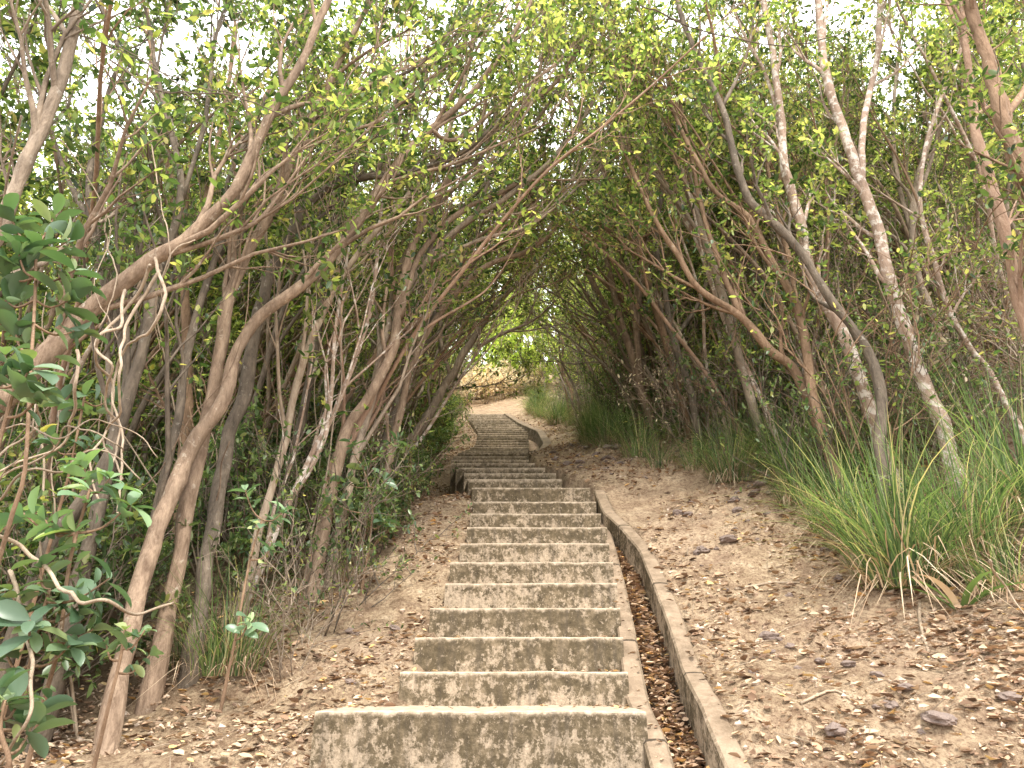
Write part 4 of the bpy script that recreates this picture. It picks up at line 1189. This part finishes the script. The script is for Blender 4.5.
# ------------------------------------------------------------------ leaf litter and twigs
def litter(name, n, sampler, lo, hi, mat='litter', lift=.006, flat=.42):
    pos = []; dr = []; nr = []; sz = []
    k = 0
    while k < n:
        q = sampler()
        if q is None: continue
        x, y, zo = q
        z = (terrain(x, y, True) if zo is None else zo) + random.uniform(.001, lift)
        pos.append((x, y, z)); a = random.random()*6.28
        dr.append((math.cos(a), math.sin(a), random.gauss(0,.18))); nr.append((random.gauss(0,flat), random.gauss(0,flat), 1))
        sz.append(lo + (hi-lo)*random.random()**1.5); k += 1
    o = leaves_mesh(name, pos, dr, nr, sz, CURL, M[mat], None, None, rng.uniform(.6,1.4,len(pos)))
    return o
def s_bank():
    y = 2.3 + random.random()**1.7*15
    if random.random() < .62: x = x_wo(y) - .05 + random.random()**.8*2.6
    else: x = xl(y) - random.random()*1.9
    c = noise.noise(Vector((x*1.6, y*1.6, 7))) + .5*noise.noise(Vector((x*5, y*5, 3)))
    if c < random.uniform(-.45,.5): return None
    return x, y, None
o = litter('leaf_litter', 40000, s_bank, .012, .066, lift=.02); tag(o, 'brown and yellow fallen leaves scattered over the dirt banks', 'leaf litter', kind='stuff')
def s_gut():
    y = 2.2 + random.random()*(YG1 - 2.35); a, b = x_so(y)+.0, x_wi(y)-.005
    if b - a < .02: return None
    return a + random.random()*(b-a), y, pz(y) - .235 + random.random()*.045
o = litter('drain_leaves', 3200, s_gut, .03, .065, lift=.02, flat=.5); tag(o, 'brown fallen leaves heaped in the drain beside the steps', 'leaf litter', kind='stuff')
def s_step():
    i = int(18*random.random()**1.5); y, z, L, R = treads[i]; y2 = treads[i+1][0]
    e = random.random()**2.2*.5; e = e if random.random() < .5 else 1-e
    return L+.04+(R-L-.07)*e, y + .05 + (y2-y-.06)*random.random()**.6, z+.002
o = litter('step_leaves', 420, s_step, .02, .045, lift=.003, flat=.15); tag(o, 'a few fallen leaves lying on the concrete treads', 'leaf litter', kind='stuff')
def s_strip():
    y = 2.2+random.random()*3; a, b = xr(y), x_so(y)
    return random.uniform(a, max(a+.01,b)), y, pz(y) - .095
litter('strip_leaves', 60, s_strip, .02, .04, lift=.003, flat=.15); tag(bpy.data.objects['strip_leaves'], 'a few fallen leaves on the narrow strip beside the steps', 'leaf litter', kind='stuff')
def s_sh():
    y = 2.6 + random.random()*10
    x = xl(y) - 1.3 - random.random()*3 if random.random() < .6 else x_wo(y) + 1.8 + random.random()*3
    return x, y, None
o = litter('shade_litter', 3500, s_sh, .03, .06, lift=.02); tag(o, 'brown leaves covering the shaded ground under the shrubs', 'leaf litter', kind='stuff')
pos = []; cs = []
V = []; Fc = []
OCT = [(0,1,4),(1,2,4),(2,3,4),(3,0,4),(1,0,5),(2,1,5),(3,2,5),(0,3,5)]
for _ in range(22000):
    while True:
        q = s_bank()
        if q: break
    x, y, _z = q; z = terrain(x, y, True); sc = .0035 + .022*random.random()**4; b0 = len(V); a = random.random()*6.28
    for i in range(4):
        rr = sc*random.uniform(.6,1.3); V.append((x+rr*math.cos(a+i*1.57), y+rr*math.sin(a+i*1.57), z+sc*random.uniform(-.1,.35)))
    V.append((x+random.gauss(0,.3)*sc, y, z+sc*random.uniform(.5,1))); V.append((x, y, z-sc))
    Fc += [tuple(b0+k for k in f) for f in OCT]
mb = MB(); mb.v = V; mb.f = Fc
o = mb.build('gravel', M['clod'], None, None, False); tag(o, 'crumbs of earth and small grit covering the dirt banks', 'gravel', kind='stuff')
mb = MB()
for _ in range(2200):
    while True:
        q = s_bank()
        if q: break
    x, y, _z = q; a = random.random()*6.28; L = random.uniform(.03,.16)
    p = Vector((x, y, terrain(x,y,True)+.006)); d = Vector((math.cos(a), math.sin(a), 0))
    e = p + d*L; e.z = terrain(e.x, e.y, True)+.008+random.random()*.012
    mdl = p.lerp(e,.5)+Vector((random.gauss(0,.006),random.gauss(0,.006),.006))
    r = random.uniform(.0012,.0032); mb.tube([p, mdl, e], [r, r, r*.6], 4)
o = mb.build('twig_litter', M['dead']); tag(o, 'dry twigs scattered over the dirt banks', 'twigs', kind='stuff')

# ------------------------------------------------------------------ sky and sun
SUN_EL, SUN_AZ = math.radians(60), math.radians(160)   # azimuth measured toward +x from +y
w = bpy.data.worlds.new('World'); scn.world = w; w.use_nodes = True
nt = w.node_tree; nt.nodes.clear()
out = nt.nodes.new('ShaderNodeOutputWorld'); bg = nt.nodes.new('ShaderNodeBackground')
sky = nt.nodes.new('ShaderNodeTexSky'); sky.sky_type = 'NISHITA'; sky.sun_disc = False
sky.sun_elevation = SUN_EL; sky.sun_rotation = SUN_AZ; sky.air_density = 1.0; sky.dust_density = 3.0
tc = nt.nodes.new('ShaderNodeTexCoord')
cl = noise_n(nt, 2.2, 5, .6, .3, tc.outputs['Generated'])
cc = ramp(nt, cl, [(.3, (.72,.72,.72)), (.6, (.97,.97,.97))]).outputs[0]
col = mixc(nt, cc, sky.outputs[0], (25.0, 25.2, 25.0))
nt.links.new(col, bg.inputs[0]); bg.inputs[1].default_value = .15
nt.links.new(bg.outputs[0], out.inputs[0])
sd = bpy.data.lights.new('sun', 'SUN'); sd.energy = 4.8; sd.angle = math.radians(8); sd.color = (1, .95, .86)
so = bpy.data.objects.new('sun', sd); COL.objects.link(so)
dirv = Vector((math.sin(SUN_AZ)*math.cos(SUN_EL), math.cos(SUN_AZ)*math.cos(SUN_EL), math.sin(SUN_EL)))
so.rotation_euler = dirv.to_track_quat('Z', 'Y').to_euler()

# ------------------------------------------------------------------ camera and render
cd = bpy.data.cameras.new('camera'); cam = bpy.data.objects.new('camera', cd); COL.objects.link(cam)
cam.location = (0, 0, EYE); cam.rotation_euler = (math.radians(90)+TH, 0, 0)
cd.sensor_width = 36; cd.lens = F/1024*36; cd.clip_start = .05; cd.clip_end = 2000
scn.camera = cam
scn.view_settings.view_transform = 'Standard'; scn.view_settings.look = 'None'; scn.view_settings.exposure = 0
scn.cycles.max_bounces = 8; scn.cycles.diffuse_bounces = 5; scn.cycles.transmission_bounces = 5; scn.cycles.glossy_bounces = 2
scn.cycles.use_denoising = True
